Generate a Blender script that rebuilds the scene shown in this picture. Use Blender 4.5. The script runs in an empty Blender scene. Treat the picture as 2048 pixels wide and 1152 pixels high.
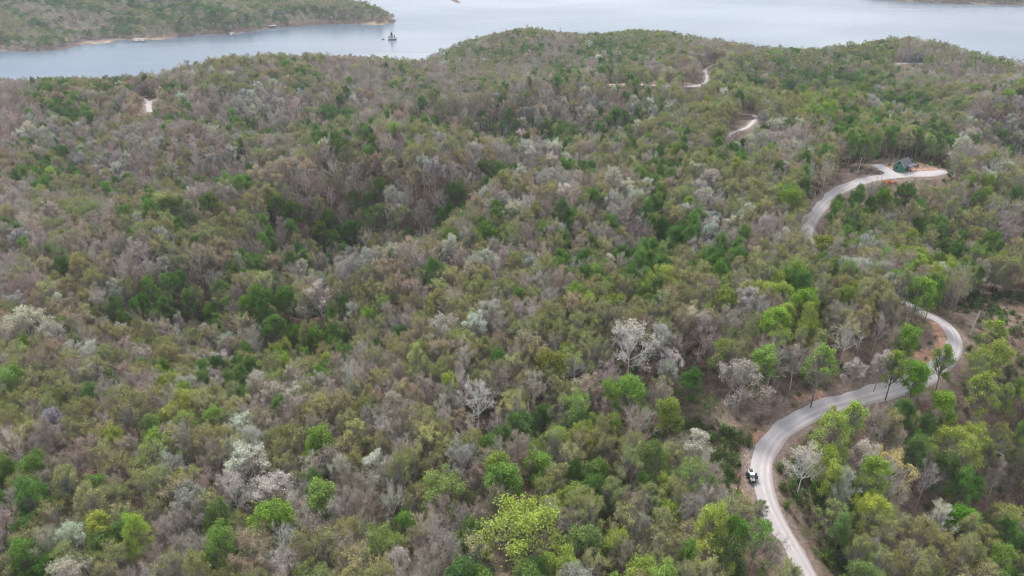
import bpy, math, random
import numpy as np
from mathutils import Vector

# ------------------------------------------------------------------ camera, sky, sun, exposure
sc = bpy.context.scene
COL = sc.collection
PITCH = math.radians(28.0)
HFOV = math.radians(70.0)
HC = 200.0                                   # camera height above the lake
cam_d = bpy.data.cameras.new("camera")
cam = bpy.data.objects.new("camera", cam_d)
COL.objects.link(cam)
cam.location = (0, 0, HC)
cam.rotation_euler = (math.pi / 2 - PITCH, 0, 0)
cam_d.sensor_fit = 'HORIZONTAL'
cam_d.angle = HFOV
cam_d.clip_start = 1.0
cam_d.clip_end = 30000
sc.camera = cam

SUN_EL, SUN_AZ = math.radians(52), math.radians(-22)      # high, ahead and a little to the left, behind cloud
sun_d = bpy.data.lights.new("sun", 'SUN')
sun_d.energy = 2.0
sun_d.angle = math.radians(16)
sun_d.color = (1.0, 0.965, 0.92)
sun = bpy.data.objects.new("sun", sun_d)
COL.objects.link(sun)
sdir = Vector((math.sin(SUN_AZ) * math.cos(SUN_EL), math.cos(SUN_AZ) * math.cos(SUN_EL), math.sin(SUN_EL)))
sun.rotation_euler = sdir.to_track_quat('Z', 'Y').to_euler()

w = bpy.data.worlds.new("World")
sc.world = w
w.use_nodes = True
wn, wl = w.node_tree.nodes, w.node_tree.links
wn.clear()
wo = wn.new('ShaderNodeOutputWorld')
bg = wn.new('ShaderNodeBackground')
bg.inputs['Strength'].default_value = 0.052
sky = wn.new('ShaderNodeTexSky')
sky.sky_type = 'NISHITA'
sky.sun_disc = False
sky.sun_elevation = SUN_EL
sky.sun_rotation = SUN_AZ
tc = wn.new('ShaderNodeTexCoord')
mp = wn.new('ShaderNodeMapping')
mp.inputs['Scale'].default_value = (1.0, 1.0, 3.2)
nz = wn.new('ShaderNodeTexNoise')
nz.inputs['Scale'].default_value = 1.7
nz.inputs['Detail'].default_value = 5
nz.inputs['Roughness'].default_value = 0.55
cr = wn.new('ShaderNodeValToRGB')
cr.color_ramp.elements[0].position = 0.30
cr.color_ramp.elements[0].color = (6.0, 7.1, 8.9, 1)
cr.color_ramp.elements[1].position = 0.68
cr.color_ramp.elements[1].color = (12.6, 12.7, 13.1, 1)
mx = wn.new('ShaderNodeMix')
mx.data_type = 'RGBA'
mx.inputs[0].default_value = 0.82
wl.new(tc.outputs['Generated'], mp.inputs['Vector'])
wl.new(mp.outputs['Vector'], nz.inputs['Vector'])
sx_ = wn.new('ShaderNodeSeparateXYZ')
wl.new(tc.outputs['Generated'], sx_.inputs[0])
mr = wn.new('ShaderNodeMapRange')                 # the cloud is thicker to the left of the lake
mr.inputs['From Min'].default_value = -0.62
mr.inputs['From Max'].default_value = 0.02
mr.inputs['To Min'].default_value = -0.17
mr.inputs['To Max'].default_value = 0.10
wl.new(sx_.outputs['X'], mr.inputs['Value'])
ad = wn.new('ShaderNodeMath')
ad.operation = 'ADD'
wl.new(nz.outputs['Fac'], ad.inputs[0])
wl.new(mr.outputs['Result'], ad.inputs[1])
wl.new(ad.outputs[0], cr.inputs['Fac'])
wl.new(sky.outputs['Color'], mx.inputs[6])
wl.new(cr.outputs['Color'], mx.inputs[7])
wl.new(mx.outputs[2], bg.inputs['Color'])
wl.new(bg.outputs['Background'], wo.inputs['Surface'])

sc.view_settings.view_transform = 'Standard'
sc.view_settings.look = 'None'
sc.view_settings.gamma = 1.0
sc.view_settings.exposure = 1.58
sc.render.engine = 'CYCLES'
sc.cycles.max_bounces = 5
sc.cycles.diffuse_bounces = 2
sc.cycles.glossy_bounces = 2
sc.cycles.transmission_bounces = 2
sc.cycles.volume_bounces = 0
sc.cycles.use_denoising = True
sc.cycles.pixel_filter_type = 'BLACKMAN_HARRIS'
sc.cycles.filter_width = 1.05
sc.cycles.caustics_reflective = False
sc.cycles.caustics_refractive = False

rng = np.random.default_rng(7)
random.seed(7)

# ------------------------------------------------------------------ pixel <-> world (2048x1152 frame)
FPX = 1024 / math.tan(HFOV / 2)
CP, SP = math.cos(PITCH), math.sin(PITCH)


def at(px, py, z):
    px, py, z = np.asarray(px, float), np.asarray(py, float), np.asarray(z, float)
    a, b = (px - 1024) / FPX, (576 - py) / FPX
    dy, dz = CP + b * SP, -SP + b * CP
    t = (z - HC) / dz
    return np.stack([a * t, dy * t], -1)


def project(x, y, z):
    dz = z - HC
    depth = y * CP - dz * SP
    up = y * SP + dz * CP
    return 1024 + FPX * x / depth, 576 - FPX * up / depth, depth


# ------------------------------------------------------------------ terrain
C = 14.6
T = [  # px, py, ground height, 1 when the pixel shows the canopy top
    (1608, 1140, 62, 0), (1522, 955, 64, 0), (1593, 844, 66, 0), (1739, 791, 67, 0), (1871, 739, 68, 0), (1910, 673, 70, 0),
    (1848, 626, 71, 0), (1700, 555, 70, 0), (1616, 487, 71, 0), (1647, 409, 74, 0), (1745, 358, 77, 0), (1813, 349, 78, 0), (1886, 344, 77, 0),
    (1400, 860, 62, 0), (1000, 1100, 58, 1), (555, 1070, 58, 1), (100, 1100, 56, 1), (290, 1150, 57, 0), (-300, 1000, 56, 1), (1024, 1400, 58, 1),
    (300, 1400, 56, 1), (1800, 1400, 52, 1), (2300, 1000, 44, 1), (2000, 1000, 49, 1), (1800, 1000, 54, 1), (1650, 1000, 59, 1), (2040, 740, 60, 1), (2000, 645, 67, 0), (2200, 700, 60, 1),
    (1950, 520, 56, 1), (1800, 450, 56, 1), (2000, 400, 64, 1), (1760, 510, 58, 1), (2250, 400, 60, 1),
    (560, 615, 42, 1), (660, 665, 48, 1), (430, 650, 42, 1), (100, 690, 52, 1), (100, 900, 55, 1), (-250, 650, 52, 1), (300, 800, 55, 1),
    (800, 700, 60, 1), (1000, 650, 66, 1), (1200, 620, 70, 1), (1400, 600, 70, 1), (1100, 780, 60, 1), (1300, 720, 64, 1),
    (330, 492, 57, 1), (520, 500, 58, 1), (700, 530, 58, 1), (850, 565, 59, 1), (150, 520, 54, 1),
    (500, 420, 38, 1), (700, 468, 40, 1), (880, 480, 44, 1), (1000, 460, 48, 1), (1250, 500, 60, 1), (1400, 440, 66, 1),
    (430, 378, 58, 1), (560, 320, 63, 1), (700, 296, 65, 1), (850, 325, 66, 1), (1000, 352, 66, 1), (1200, 360, 68, 1), (1500, 335, 73, 1),
    (700, 268, 34, 1), (500, 285, 36, 1), (950, 285, 38, 1), (1250, 285, 42, 1), (1100, 306, 58, 1), (1400, 304, 64, 1),
    (1350, 228, 64, 1), (1480, 216, 69, 1), (1500, 250, 70, 0), (1600, 280, 68, 1),
    (760, 210, 51, 1), (900, 196, 54, 1), (1023, 184, 57, 1), (1180, 183, 56, 1), (1400, 188, 58, 1), (900, 235, 40, 1), (640, 230, 40, 1),
    (1250, 169, 44, 0), (1385, 172, 49, 0), (1412, 150, 50, 0), (1432, 131, 50, 0), (1000, 160, 30, 1), (1130, 150, 34, 1), (1300, 130, 38, 1),
    (250, 168, 50, 1), (100, 166, 49, 1), (-200, 170, 48, 1), (300, 208, 51, 0), (100, 300, 49, 1), (0, 400, 52, 1), (250, 350, 44, 1), (400, 250, 52, 1), (-300, 350, 50, 1),
    (450, 124, 50, 1), (560, 121, 48, 1), (640, 115, 44, 1), (600, 180, 42, 1), (700, 160, 34, 1), (860, 150, 18, 1), (740, 118, 24, 1), (860, 124, 6, 1),
    (1050, 63, 31, 1), (970, 80, 24, 1), (915, 98, 9, 1), (1180, 76, 27, 1), (1300, 66, 34, 1), (1450, 87, 38, 1), (1580, 107, 38, 1), (1700, 102, 46, 1), (1800, 108, 50, 0), (1880, 98, 51, 1), (2040, 134, 46, 1), (2250, 180, 44, 1),
    (1550, 190, 34, 1), (1700, 182, 62, 1), (1620, 208, 58, 1), (1850, 232, 54, 1), (2048, 222, 58, 1), (1980, 165, 38, 1), (1760, 262, 40, 1), (1900, 300, 50, 1), (2048, 290, 48, 1), (2300, 260, 52, 1),
    (1830, 170, 46, 1),
    # lake bed seen over the crests
    (100, 138, -14, 0), (300, 138, -14, 0), (-300, 140, -14, 0), (430, 104, -14, 0), (560, 98, -14, 0), (700, 88, -14, 0), (800, 96, -14, 0), (870, 96, -14, 0), (890, 70, -14, 0),
    (1000, 38, -14, 0), (1200, 45, -14, 0), (1400, 45, -14, 0), (1600, 75, -14, 0), (1800, 70, -14, 0), (2000, 80, -14, 0), (2250, 110, -14, 0),
    (0, 40, -20, 0), (500, 20, -20, 0), (1000, -10, -20, 0), (1500, 0, -20, 0), (2000, 0, -20, 0),
]
cp = []
CREST = {(560, 320), (700, 296), (850, 325), (1000, 352), (1200, 360), (330, 492), (520, 500), (700, 530), (430, 378), (1023, 184), (900, 196), (1700, 182), (1350, 228), (450, 124), (560, 121)}
BACK = {(250, 168), (100, 166), (-200, 170), (450, 124), (560, 121), (640, 115), (1050, 63), (970, 80), (1180, 76), (1300, 66), (1450, 87), (1580, 107), (1700, 102), (1880, 98), (2040, 134), (2250, 180)}
for px, py, z, c in T:
    if c and z <= 49 and py > 180:
        z -= 11
    if (px, py) in CREST:
        z += 2
    if c and (px, py) in BACK:                   # the hidden slope falls from the crest to the lake
        q = at(px, py, z + C)
        r0_ = math.hypot(*q)
        for dr_, dz_ in ((110, .45), (210, 1.0)):
            cp.append((q[0] * (1 + dr_ / r0_), q[1] * (1 + dr_ / r0_), z - (z + 14) * dz_))
    q = at(px, py, z + (C if c else 0))
    cp.append((q[0], q[1], z))
for x in (-900, 0, 900):
    cp.append((x, -300, 45))
for x, z in ((-420, 52), (420, 40)):
    cp.append((x, 60, z))
cp = np.array(cp)
P0 = cp[:, :2] / 300.0


def tps_phi(d):
    return np.where(d > 1e-9, d * d * np.log(np.maximum(d, 1e-9)), 0.0)


n = len(cp)
K = tps_phi(np.linalg.norm(P0[:, None] - P0[None], axis=2)) + np.eye(n) * 0.0008
Pm = np.hstack([np.ones((n, 1)), P0])
A = np.zeros((n + 3, n + 3))
A[:n, :n] = K
A[:n, n:] = Pm
A[n:, :n] = Pm.T
wts = np.linalg.solve(A, np.concatenate([cp[:, 2], np.zeros(3)]))


def near_h(x, y):
    x, y = np.atleast_1d(x).astype(float), np.atleast_1d(y).astype(float)
    out = np.empty(x.shape)
    for s in range(0, x.size, 20000):
        q = np.stack([x[s:s + 20000], y[s:s + 20000]], 1) / 300.0
        d = np.linalg.norm(q[:, None] - P0[None], axis=2)
        out[s:s + 20000] = tps_phi(d) @ wts[:n] + wts[n] + q @ wts[n + 1:]
    out += (1.2 * np.sin(x / 23 + 1.3 * np.sin(y / 31)) * np.cos(y / 27) + 0.5 * np.sin(x / 9.1 + y / 12.7)) * np.clip((out + 2) / 15, 0, 1) * np.clip((np.hypot(x, y) - 330) / 200, 0.15, 1)
    r = np.hypot(x, y)
    fade = np.clip((r - 1250) / 100, 0, 1)          # beyond the lake only the far shores rise
    return np.clip(out * (1 - fade) - 14 * fade, -14, 90)


def poly_sd(x, y, poly):
    poly = np.asarray(poly)
    inside = np.zeros(x.shape, bool)
    dmin = np.full(x.shape, 1e9)
    for i in range(len(poly)):
        a, b = poly[i], poly[(i + 1) % len(poly)]
        ab = b - a
        t = np.clip(((x - a[0]) * ab[0] + (y - a[1]) * ab[1]) / (ab @ ab + 1e-9), 0, 1)
        dmin = np.minimum(dmin, np.hypot(x - a[0] - t * ab[0], y - a[1] - t * ab[1]))
        cond = (a[1] > y) != (b[1] > y)
        with np.errstate(divide='ignore', invalid='ignore'):
            xi = (b[0] - a[0]) * (y - a[1]) / (b[1] - a[1] + 1e-12) + a[0]
        inside ^= cond & (x < xi)
    return np.where(inside, dmin, -dmin)


SH = [(-500, 122), (-200, 108), (0, 102), (60, 104), (130, 99), (152, 93), (185, 88), (215, 86), (245, 79), (272, 81), (300, 79), (316, 80),
      (370, 74), (400, 71), (470, 68), (520, 61), (535, 57), (585, 54), (640, 50), (700, 48), (762, 50), (788, 46), (794, 41), (778, 30), (742, 17), (716, 8), (690, 3)]
FARP = [at(a, b, 0.0) for a, b in SH] + [np.array(p, float) for p in ((-420, 2100), (-300, 2900), (-500, 4500), (-6000, 4500), (-6000, 900))]
RIGHTP = [at(a, b, 0.0) for a, b in ((1735, -4), (1800, 3), (1900, 8), (2048, 12), (2300, 20))] + [np.array(p, float) for p in ((3500, 2200), (3500, 4200), (1200, 4200), (850, 2500))]
TOPP = [at(a, b, 0.0) for a, b in ((880, -8), (902, 1), (921, 10), (924, 6), (905, -6), (900, -16))]


def far_h(x, y):
    h = np.full(x.shape, -14.0)
    for k, (poly, top) in enumerate(((FARP, 55.0), (RIGHTP, 30.0), (TOPP, 8.0))):
        sd = poly_sd(x, y, poly)
        sd = sd + 5 * np.sin(x / 37 + y / 51) * np.clip(np.abs(sd) / 20, 0, 1)
        nse = 0.62 + 0.42 * np.sin(x / 118 + 1.1 + .8 * np.sin(y / 190)) * np.cos(y / 135 + 0.4) + 0.18 * np.sin(x / 61 + y / 77)
        up = 1.4 * np.clip(sd / 5, -6, 1) + top * nse * (1 - np.exp(-np.clip(sd - 6, 0, None) / 190.0))
        h = np.maximum(h, np.where(sd > 0, up, np.clip(sd * 0.3, -14, 0)))
    return h


def height(x, y):
    x, y = np.atleast_1d(x).astype(float), np.atleast_1d(y).astype(float)
    return np.maximum(near_h(x, y), far_h(x, y))


def ground_at(px, py, dz=0.0):
    """world point whose ground (plus dz) shows at the pixel: march the ray to the first hit"""
    zs = np.linspace(110, -2, 900)
    q = at(np.full(900, px), np.full(900, py), zs)
    h = height(q[:, 0], q[:, 1]) + dz
    hit = np.nonzero(zs <= h)[0]
    k = hit[0] if len(hit) else 899
    return float(q[k, 0]), float(q[k, 1]), float(h[k] - dz)


# ------------------------------------------------------------------ mesh helpers
class MB:
    def __init__(s):
        s.v, s.f, s.m = [], [], []

    def add(s, v, f, m=0):
        o = len(s.v)
        s.v += [tuple(p) for p in v]
        s.f += [tuple(i + o for i in q) for q in f]
        s.m += [m] * len(f)

    def box(s, c, d, rz=0.0, m=0, taper=1.0, rx=0.0):
        x, y, z = d[0] / 2, d[1] / 2, d[2] / 2
        P = [(-x, -y, -z), (x, -y, -z), (x, y, -z), (-x, y, -z), (-x * taper, -y * taper, z), (x * taper, -y * taper, z), (x * taper, y * taper, z), (-x * taper, y * taper, z)]
        ca, sa, cb, sb = math.cos(rz), math.sin(rz), math.cos(rx), math.sin(rx)
        Q = []
        for a, b, e in P:
            b, e = b * cb - e * sb, b * sb + e * cb
            Q.append((c[0] + a * ca - b * sa, c[1] + a * sa + b * ca, c[2] + e))
        s.add(Q, [(0, 3, 2, 1), (4, 5, 6, 7), (0, 1, 5, 4), (1, 2, 6, 5), (2, 3, 7, 6), (3, 0, 4, 7)], m)

    def tube(s, a, b, r0, r1=None, n=8, m=0):
        r1 = r0 if r1 is None else r1
        a, b = Vector(a), Vector(b)
        q = (b - a).to_track_quat('Z', 'Y')
        V = []
        for p, r in ((a, r0), (b, r1)):
            for i in range(n):
                t = 2 * math.pi * i / n
                V.append(p + q @ Vector((math.cos(t) * r, math.sin(t) * r, 0)))
        F = [(i, (i + 1) % n, n + (i + 1) % n, n + i) for i in range(n)] + [tuple(range(n))[::-1], tuple(range(n, 2 * n))]
        s.add(V, F, m)

    def prism(s, prof, x0, x1, m=0):
        """profile in (y, z) swept along x"""
        k = len(prof)
        V = [(x0, y, z) for y, z in prof] + [(x1, y, z) for y, z in prof]
        F = [(i, (i + 1) % k, k + (i + 1) % k, k + i) for i in range(k)] + [tuple(range(k))[::-1], tuple(range(k, 2 * k))]
        s.add(V, F, m)

    def build(s, name, mats, parent=None, bevel=0.0):
        me = bpy.data.meshes.new(name)
        me.from_pydata(s.v, [], s.f)
        for mt in (mats if isinstance(mats, (list, tuple)) else [mats]):
            me.materials.append(mt)
        me.polygons.foreach_set('material_index', s.m)
        me.update()
        o = bpy.data.objects.new(name, me)
        COL.objects.link(o)
        if parent:
            o.parent = parent
        if bevel:
            b = o.modifiers.new('bevel', 'BEVEL')
            b.width = bevel
            b.segments = 2
            b.limit_method = 'ANGLE'
        return o


def tag(o, label=None, cat=None, group=None, kind=None):
    if label: o['label'] = label
    if cat: o['category'] = cat
    if group: o['group'] = group
    if kind: o['kind'] = kind
    return o


def empty(name, loc, rz=0.0):
    o = bpy.data.objects.new(name, None)
    COL.objects.link(o)
    o.location = loc
    o.rotation_euler = (0, 0, rz)
    o.empty_display_size = 0.5
    return o


def grid_mesh(name, X, Y, Z, mat, attrs=None):
    r, c = X.shape
    V = np.stack([X, Y, Z], -1).reshape(-1, 3)
    i = np.arange(r * c).reshape(r, c)
    F = np.stack([i[:-1, :-1], i[:-1, 1:], i[1:, 1:], i[1:, :-1]], -1).reshape(-1, 4)
    me = bpy.data.meshes.new(name)
    np_mesh(me, V, F)
    me.materials.append(mat)
    for k, a in (attrs or {}).items():
        at_ = me.attributes.new(k, 'FLOAT', 'POINT')
        at_.data.foreach_set('value', a.reshape(-1).astype(np.float32))
    me.polygons.foreach_set('use_smooth', np.ones(len(F), bool))
    me.update()
    o = bpy.data.objects.new(name, me)
    COL.objects.link(o)
    return o


def np_mesh(me, V, F4, F3=None, m4=None, m3=None):
    n4 = 0 if F4 is None else len(F4)
    n3 = 0 if F3 is None else len(F3)
    me.vertices.add(len(V))
    me.vertices.foreach_set('co', np.asarray(V, np.float32).reshape(-1))
    loops = np.concatenate([np.asarray(F4).reshape(-1) if n4 else np.zeros(0, int), np.asarray(F3).reshape(-1) if n3 else np.zeros(0, int)])
    me.loops.add(len(loops))
    me.loops.foreach_set('vertex_index', loops.astype(np.int32))
    me.polygons.add(n4 + n3)
    st = np.concatenate([np.arange(n4) * 4, n4 * 4 + np.arange(n3) * 3])
    me.polygons.foreach_set('loop_start', st.astype(np.int32))
    mi = np.concatenate([np.zeros(n4, int) if m4 is None else m4, np.zeros(n3, int) if m3 is None else m3])
    me.polygons.foreach_set('material_index', mi.astype(np.int32))
    me.update(calc_edges=True)
    me.validate()


# ------------------------------------------------------------------ materials
def newmat(name):
    m = bpy.data.materials.new(name)
    m.use_nodes = True
    nt = m.node_tree
    return m, nt, nt.nodes['Principled BSDF']


def plain(name, col, rough=0.8, metal=0.0, var=0.0, scale=4.0, spec=0.3):
    m, nt, b = newmat(name)
    b.inputs['Roughness'].default_value = rough
    b.inputs['Metallic'].default_value = metal
    b.inputs['Specular IOR Level'].default_value = spec
    b.inputs['Base Color'].default_value = (*col, 1)
    if var:
        nz = nt.nodes.new('ShaderNodeTexNoise')
        nz.inputs['Scale'].default_value = scale
        nz.inputs['Detail'].default_value = 4
        tc = nt.nodes.new('ShaderNodeTexCoord')
        nt.links.new(tc.outputs['Object'], nz.inputs['Vector'])
        r = nt.nodes.new('ShaderNodeValToRGB')
        r.color_ramp.elements[0].position = 0.3
        r.color_ramp.elements[1].position = 0.7
        r.color_ramp.elements[0].color = (*[c * (1 - var) for c in col], 1)
        r.color_ramp.elements[1].color = (*[min(1, c * (1 + var)) for c in col], 1)
        nt.links.new(nz.outputs['Fac'], r.inputs['Fac'])
        nt.links.new(r.outputs['Color'], b.inputs['Base Color'])
    return m


def N(nt, t, **kw):
    n_ = nt.nodes.new(t)
    for k, v in kw.items():
        if hasattr(n_, k):
            setattr(n_, k, v)
        else:
            n_.inputs[k].default_value = v
    return n_


def mixc(nt, fac, a, b):
    m_ = nt.nodes.new('ShaderNodeMix')
    m_.data_type = 'RGBA'
    for s, v in ((0, fac), (6, a), (7, b)):
        if isinstance(v, (float, int)):
            m_.inputs[s].default_value = v
        elif isinstance(v, tuple):
            m_.inputs[s].default_value = (*v, 1)
        else:
            nt.links.new(v, m_.inputs[s])
    return m_.outputs[2]


def noise(nt, vec, scale, detail=4, rough=0.6):
    z = N(nt, 'ShaderNodeTexNoise', Scale=scale, Detail=detail, Roughness=rough)
    nt.links.new(vec, z.inputs['Vector'])
    return z.outputs['Fac']


def ramp(nt, fac, lo, hi, v0=0.0, v1=1.0):
    r = nt.nodes.new('ShaderNodeMapRange')
    r.inputs['From Min'].default_value = lo
    r.inputs['From Max'].default_value = hi
    r.inputs['To Min'].default_value = v0
    r.inputs['To Max'].default_value = v1
    nt.links.new(fac, r.inputs['Value'])
    return r.outputs['Result']


def attr(nt, name, kind='GEOMETRY'):
    a_ = nt.nodes.new('ShaderNodeAttribute')
    a_.attribute_name = name
    a_.attribute_type = kind
    return a_


def mathn(nt, op, a, b):
    m_ = nt.nodes.new('ShaderNodeMath')
    m_.operation = op
    for s, v in ((0, a), (1, b)):
        if isinstance(v, (float, int)):
            m_.inputs[s].default_value = v
        else:
            nt.links.new(v, m_.inputs[s])
    return m_.outputs[0]


# forest floor
M_ground, nt, b = newmat("forest_floor")
geo = N(nt, 'ShaderNodeNewGeometry')
pos = geo.outputs['Position']
leaf = mixc(nt, ramp(nt, noise(nt, pos, 1.6, 6, 0.75), .35, .65), (0.060, 0.036, 0.030), (0.175, 0.115, 0.095))
leaf = mixc(nt, ramp(nt, noise(nt, pos, 0.35, 6, .75), .46, .60), leaf, (0.17, 0.14, 0.10))
green = mixc(nt, ramp(nt, noise(nt, pos, 2.3, 5, .8), .35, .65), (0.030, 0.045, 0.015), (0.085, 0.12, 0.035))
gmask = mathn(nt, 'MULTIPLY', ramp(nt, noise(nt, pos, 0.23, 5, .7), .52, .62), 0.8)
base = mixc(nt, gmask, leaf, green)
dirt = mixc(nt, ramp(nt, noise(nt, pos, 1.1, 6, .75), .35, .68), (0.115, 0.085, 0.068), (0.27, 0.21, 0.175))
dm = attr(nt, 'dirt').outputs['Fac']
dm2 = ramp(nt, mathn(nt, 'ADD', dm, mathn(nt, 'MULTIPLY', ramp(nt, noise(nt, pos, 0.45, 5, .7), .3, .7, -0.5, 0.5), 0.8)), .25, .75)
base = mixc(nt, dm2, base, dirt)
clay = mixc(nt, ramp(nt, noise(nt, pos, 0.9, 6, .75), .35, .65), (0.22, 0.115, 0.075), (0.47, 0.285, 0.19))
cm_ = attr(nt, 'clay').outputs['Fac']
cm2 = ramp(nt, mathn(nt, 'ADD', cm_, mathn(nt, 'MULTIPLY', ramp(nt, noise(nt, pos, 0.6, 5, .75), .3, .7, -0.5, 0.5), 0.9)), .35, .7)
base = mixc(nt, cm2, base, clay)
sand = mixc(nt, ramp(nt, noise(nt, pos, 0.012, 4), .5, .62), (0.09, 0.07, 0.06), (0.30, 0.225, 0.16))
base = mixc(nt, attr(nt, 'shore').outputs['Fac'], base, sand)
nt.links.new(base, b.inputs['Base Color'])
b.inputs['Roughness'].default_value = 0.95
b.inputs['Specular IOR Level'].default_value = 0.1
bp = N(nt, 'ShaderNodeBump', Strength=0.9, Distance=0.4)
nt.links.new(noise(nt, pos, 1.3, 6, .8), bp.inputs['Height'])
nt.links.new(bp.outputs['Normal'], b.inputs['Normal'])

# gravel road: 'lane' runs 0..1 across
M_road, nt, b = newmat("road_gravel")
pos = N(nt, 'ShaderNodeNewGeometry').outputs['Position']
g0 = mixc(nt, ramp(nt, noise(nt, pos, 5.0, 6, .85), .3, .7), (0.25, 0.235, 0.235), (0.385, 0.362, 0.36))
g0 = mixc(nt, ramp(nt, noise(nt, pos, 0.25, 4), .4, .7, 0, .45), g0, (0.34, 0.30, 0.285))
ln = attr(nt, 'lane').outputs['Fac']
tr = None
for c_ in (0.50, 0.80):
    d_ = mathn(nt, 'ABSOLUTE', mathn(nt, 'SUBTRACT', ln, c_), 0.0)
    v_ = ramp(nt, d_, 0.035, 0.10, 1.0, 0.0)
    tr = v_ if tr is None else mathn(nt, 'MAXIMUM', tr, v_)
tr = mathn(nt, 'MULTIPLY', tr, ramp(nt, noise(nt, pos, 0.16, 5, .7), .38, .62, .15, .9))
g0 = mixc(nt, tr, g0, (0.44, 0.385, 0.37))
g0 = mixc(nt, ramp(nt, ln, 0.86, 1.0, 0.0, 0.7), g0, (0.25, 0.19, 0.165))
crk = mathn(nt, 'ABSOLUTE', mathn(nt, 'SUBTRACT', ln, 0.27), 0.0)
crk = mathn(nt, 'MULTIPLY', ramp(nt, crk, .0, .02, 1.0, 0.0), ramp(nt, noise(nt, pos, .35, 4, .7), .50, .56))
g0 = mixc(nt, mathn(nt, 'MULTIPLY', crk, .6), g0, (0.14, 0.13, 0.14))
nt.links.new(g0, b.inputs['Base Color'])
b.inputs['Roughness'].default_value = 0.92
b.inputs['Specular IOR Level'].default_value = 0.15
bp = N(nt, 'ShaderNodeBump', Strength=0.5, Distance=0.08)
nt.links.new(noise(nt, pos, 6.0, 4, .8), bp.inputs['Height'])
nt.links.new(bp.outputs['Normal'], b.inputs['Normal'])

# water
M_water, nt, b = newmat("lake_water")
pos = N(nt, 'ShaderNodeNewGeometry').outputs['Position']
b.inputs['Roughness'].default_value = 0.12
b.inputs['IOR'].default_value = 1.36
wv = mixc(nt, ramp(nt, noise(nt, pos, 0.0016, 2, .5), .40, .62), (0.045, 0.075, 0.105), (0.09, 0.105, 0.13))
mps = N(nt, 'ShaderNodeMapping')
mps.inputs['Rotation'].default_value = (0, 0, .35)
mps.inputs['Scale'].default_value = (.0022, .017, 1)
nt.links.new(pos, mps.inputs['Vector'])
stk = noise(nt, mps.outputs['Vector'], 1.0, 4, .6)
wv = mixc(nt, ramp(nt, stk, .58, .68, 0.0, .38), wv, (0.17, 0.185, 0.20))
nt.links.new(wv, b.inputs['Base Color'])
mpn = N(nt, 'ShaderNodeMapping')
mpn.inputs['Scale'].default_value = (0.6, 1.0, 1.0)
nt.links.new(pos, mpn.inputs['Vector'])
rough_patch = ramp(nt, noise(nt, mpn.outputs['Vector'], 0.0025, 3, .5), .4, .62, 0.22, 0.32)
nt.links.new(rough_patch, b.inputs['Roughness'])
bp = N(nt, 'ShaderNodeBump', Strength=0.22, Distance=0.5)
nt.links.new(noise(nt, mpn.outputs['Vector'], 0.22, 5, .7), bp.inputs['Height'])
nt.links.new(bp.outputs['Normal'], b.inputs['Normal'])

# foliage and bark: the colour belongs to each tree
def tree_mat(name, prop, trans, var):
    m_, nt, b = newmat(name)
    a_ = attr(nt, prop, 'INSTANCER')
    g_ = N(nt, 'ShaderNodeNewGeometry')
    hs = N(nt, 'ShaderNodeHueSaturation')
    nt.links.new(a_.outputs['Color'], hs.inputs['Color'])
    nt.links.new(ramp(nt, g_.outputs['Random Per Island'], 0, 1, 1 - var, 1 + var), hs.inputs['Value'])
    if trans:
        nt.nodes.remove(b)
        d_ = N(nt, 'ShaderNodeBsdfDiffuse')
        t_ = N(nt, 'ShaderNodeBsdfTranslucent')
        x_ = N(nt, 'ShaderNodeMixShader')
        x_.inputs[0].default_value = trans
        nt.links.new(hs.outputs['Color'], d_.inputs['Color'])
        nt.links.new(hs.outputs['Color'], t_.inputs['Color'])
        nt.links.new(d_.outputs[0], x_.inputs[1])
        nt.links.new(t_.outputs[0], x_.inputs[2])
        nt.links.new(x_.outputs[0], nt.nodes['Material Output'].inputs['Surface'])
    else:
        nt.links.new(hs.outputs['Color'], b.inputs['Base Color'])
        b.inputs['Roughness'].default_value = 0.9
        b.inputs['Specular IOR Level'].default_value = 0.1
    return m_


M_leaf = tree_mat("foliage", 'leafcol', 0.15, 0.22)
M_bark = tree_mat("bark", 'barkcol', 0.0, 0.25)

# ------------------------------------------------------------------ roads (centre lines read off the ground)
def line_world(pts, step=2.0):
    W = np.array([ground_at(a, b)[:2] for a, b in pts])
    # smooth (Catmull-Rom), even spacing
    out = []
    for i in range(len(W) - 1):
        p0, p1, p2, p3 = W[max(i - 1, 0)], W[i], W[i + 1], W[min(i + 2, len(W) - 1)]
        k = max(2, int(np.linalg.norm(p2 - p1) / step))
        for t in np.arange(k) / k:
            out.append(0.5 * ((2 * p1) + (-p0 + p2) * t + (2 * p0 - 5 * p1 + 4 * p2 - p3) * t * t + (-p0 + 3 * p1 - 3 * p2 + p3) * t ** 3))
    out.append(W[-1])
    out = np.array(out)
    for _ in range(3):
        out[1:-1] = (out[:-2] + 2 * out[1:-1] + out[2:]) / 4
    return out


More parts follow.
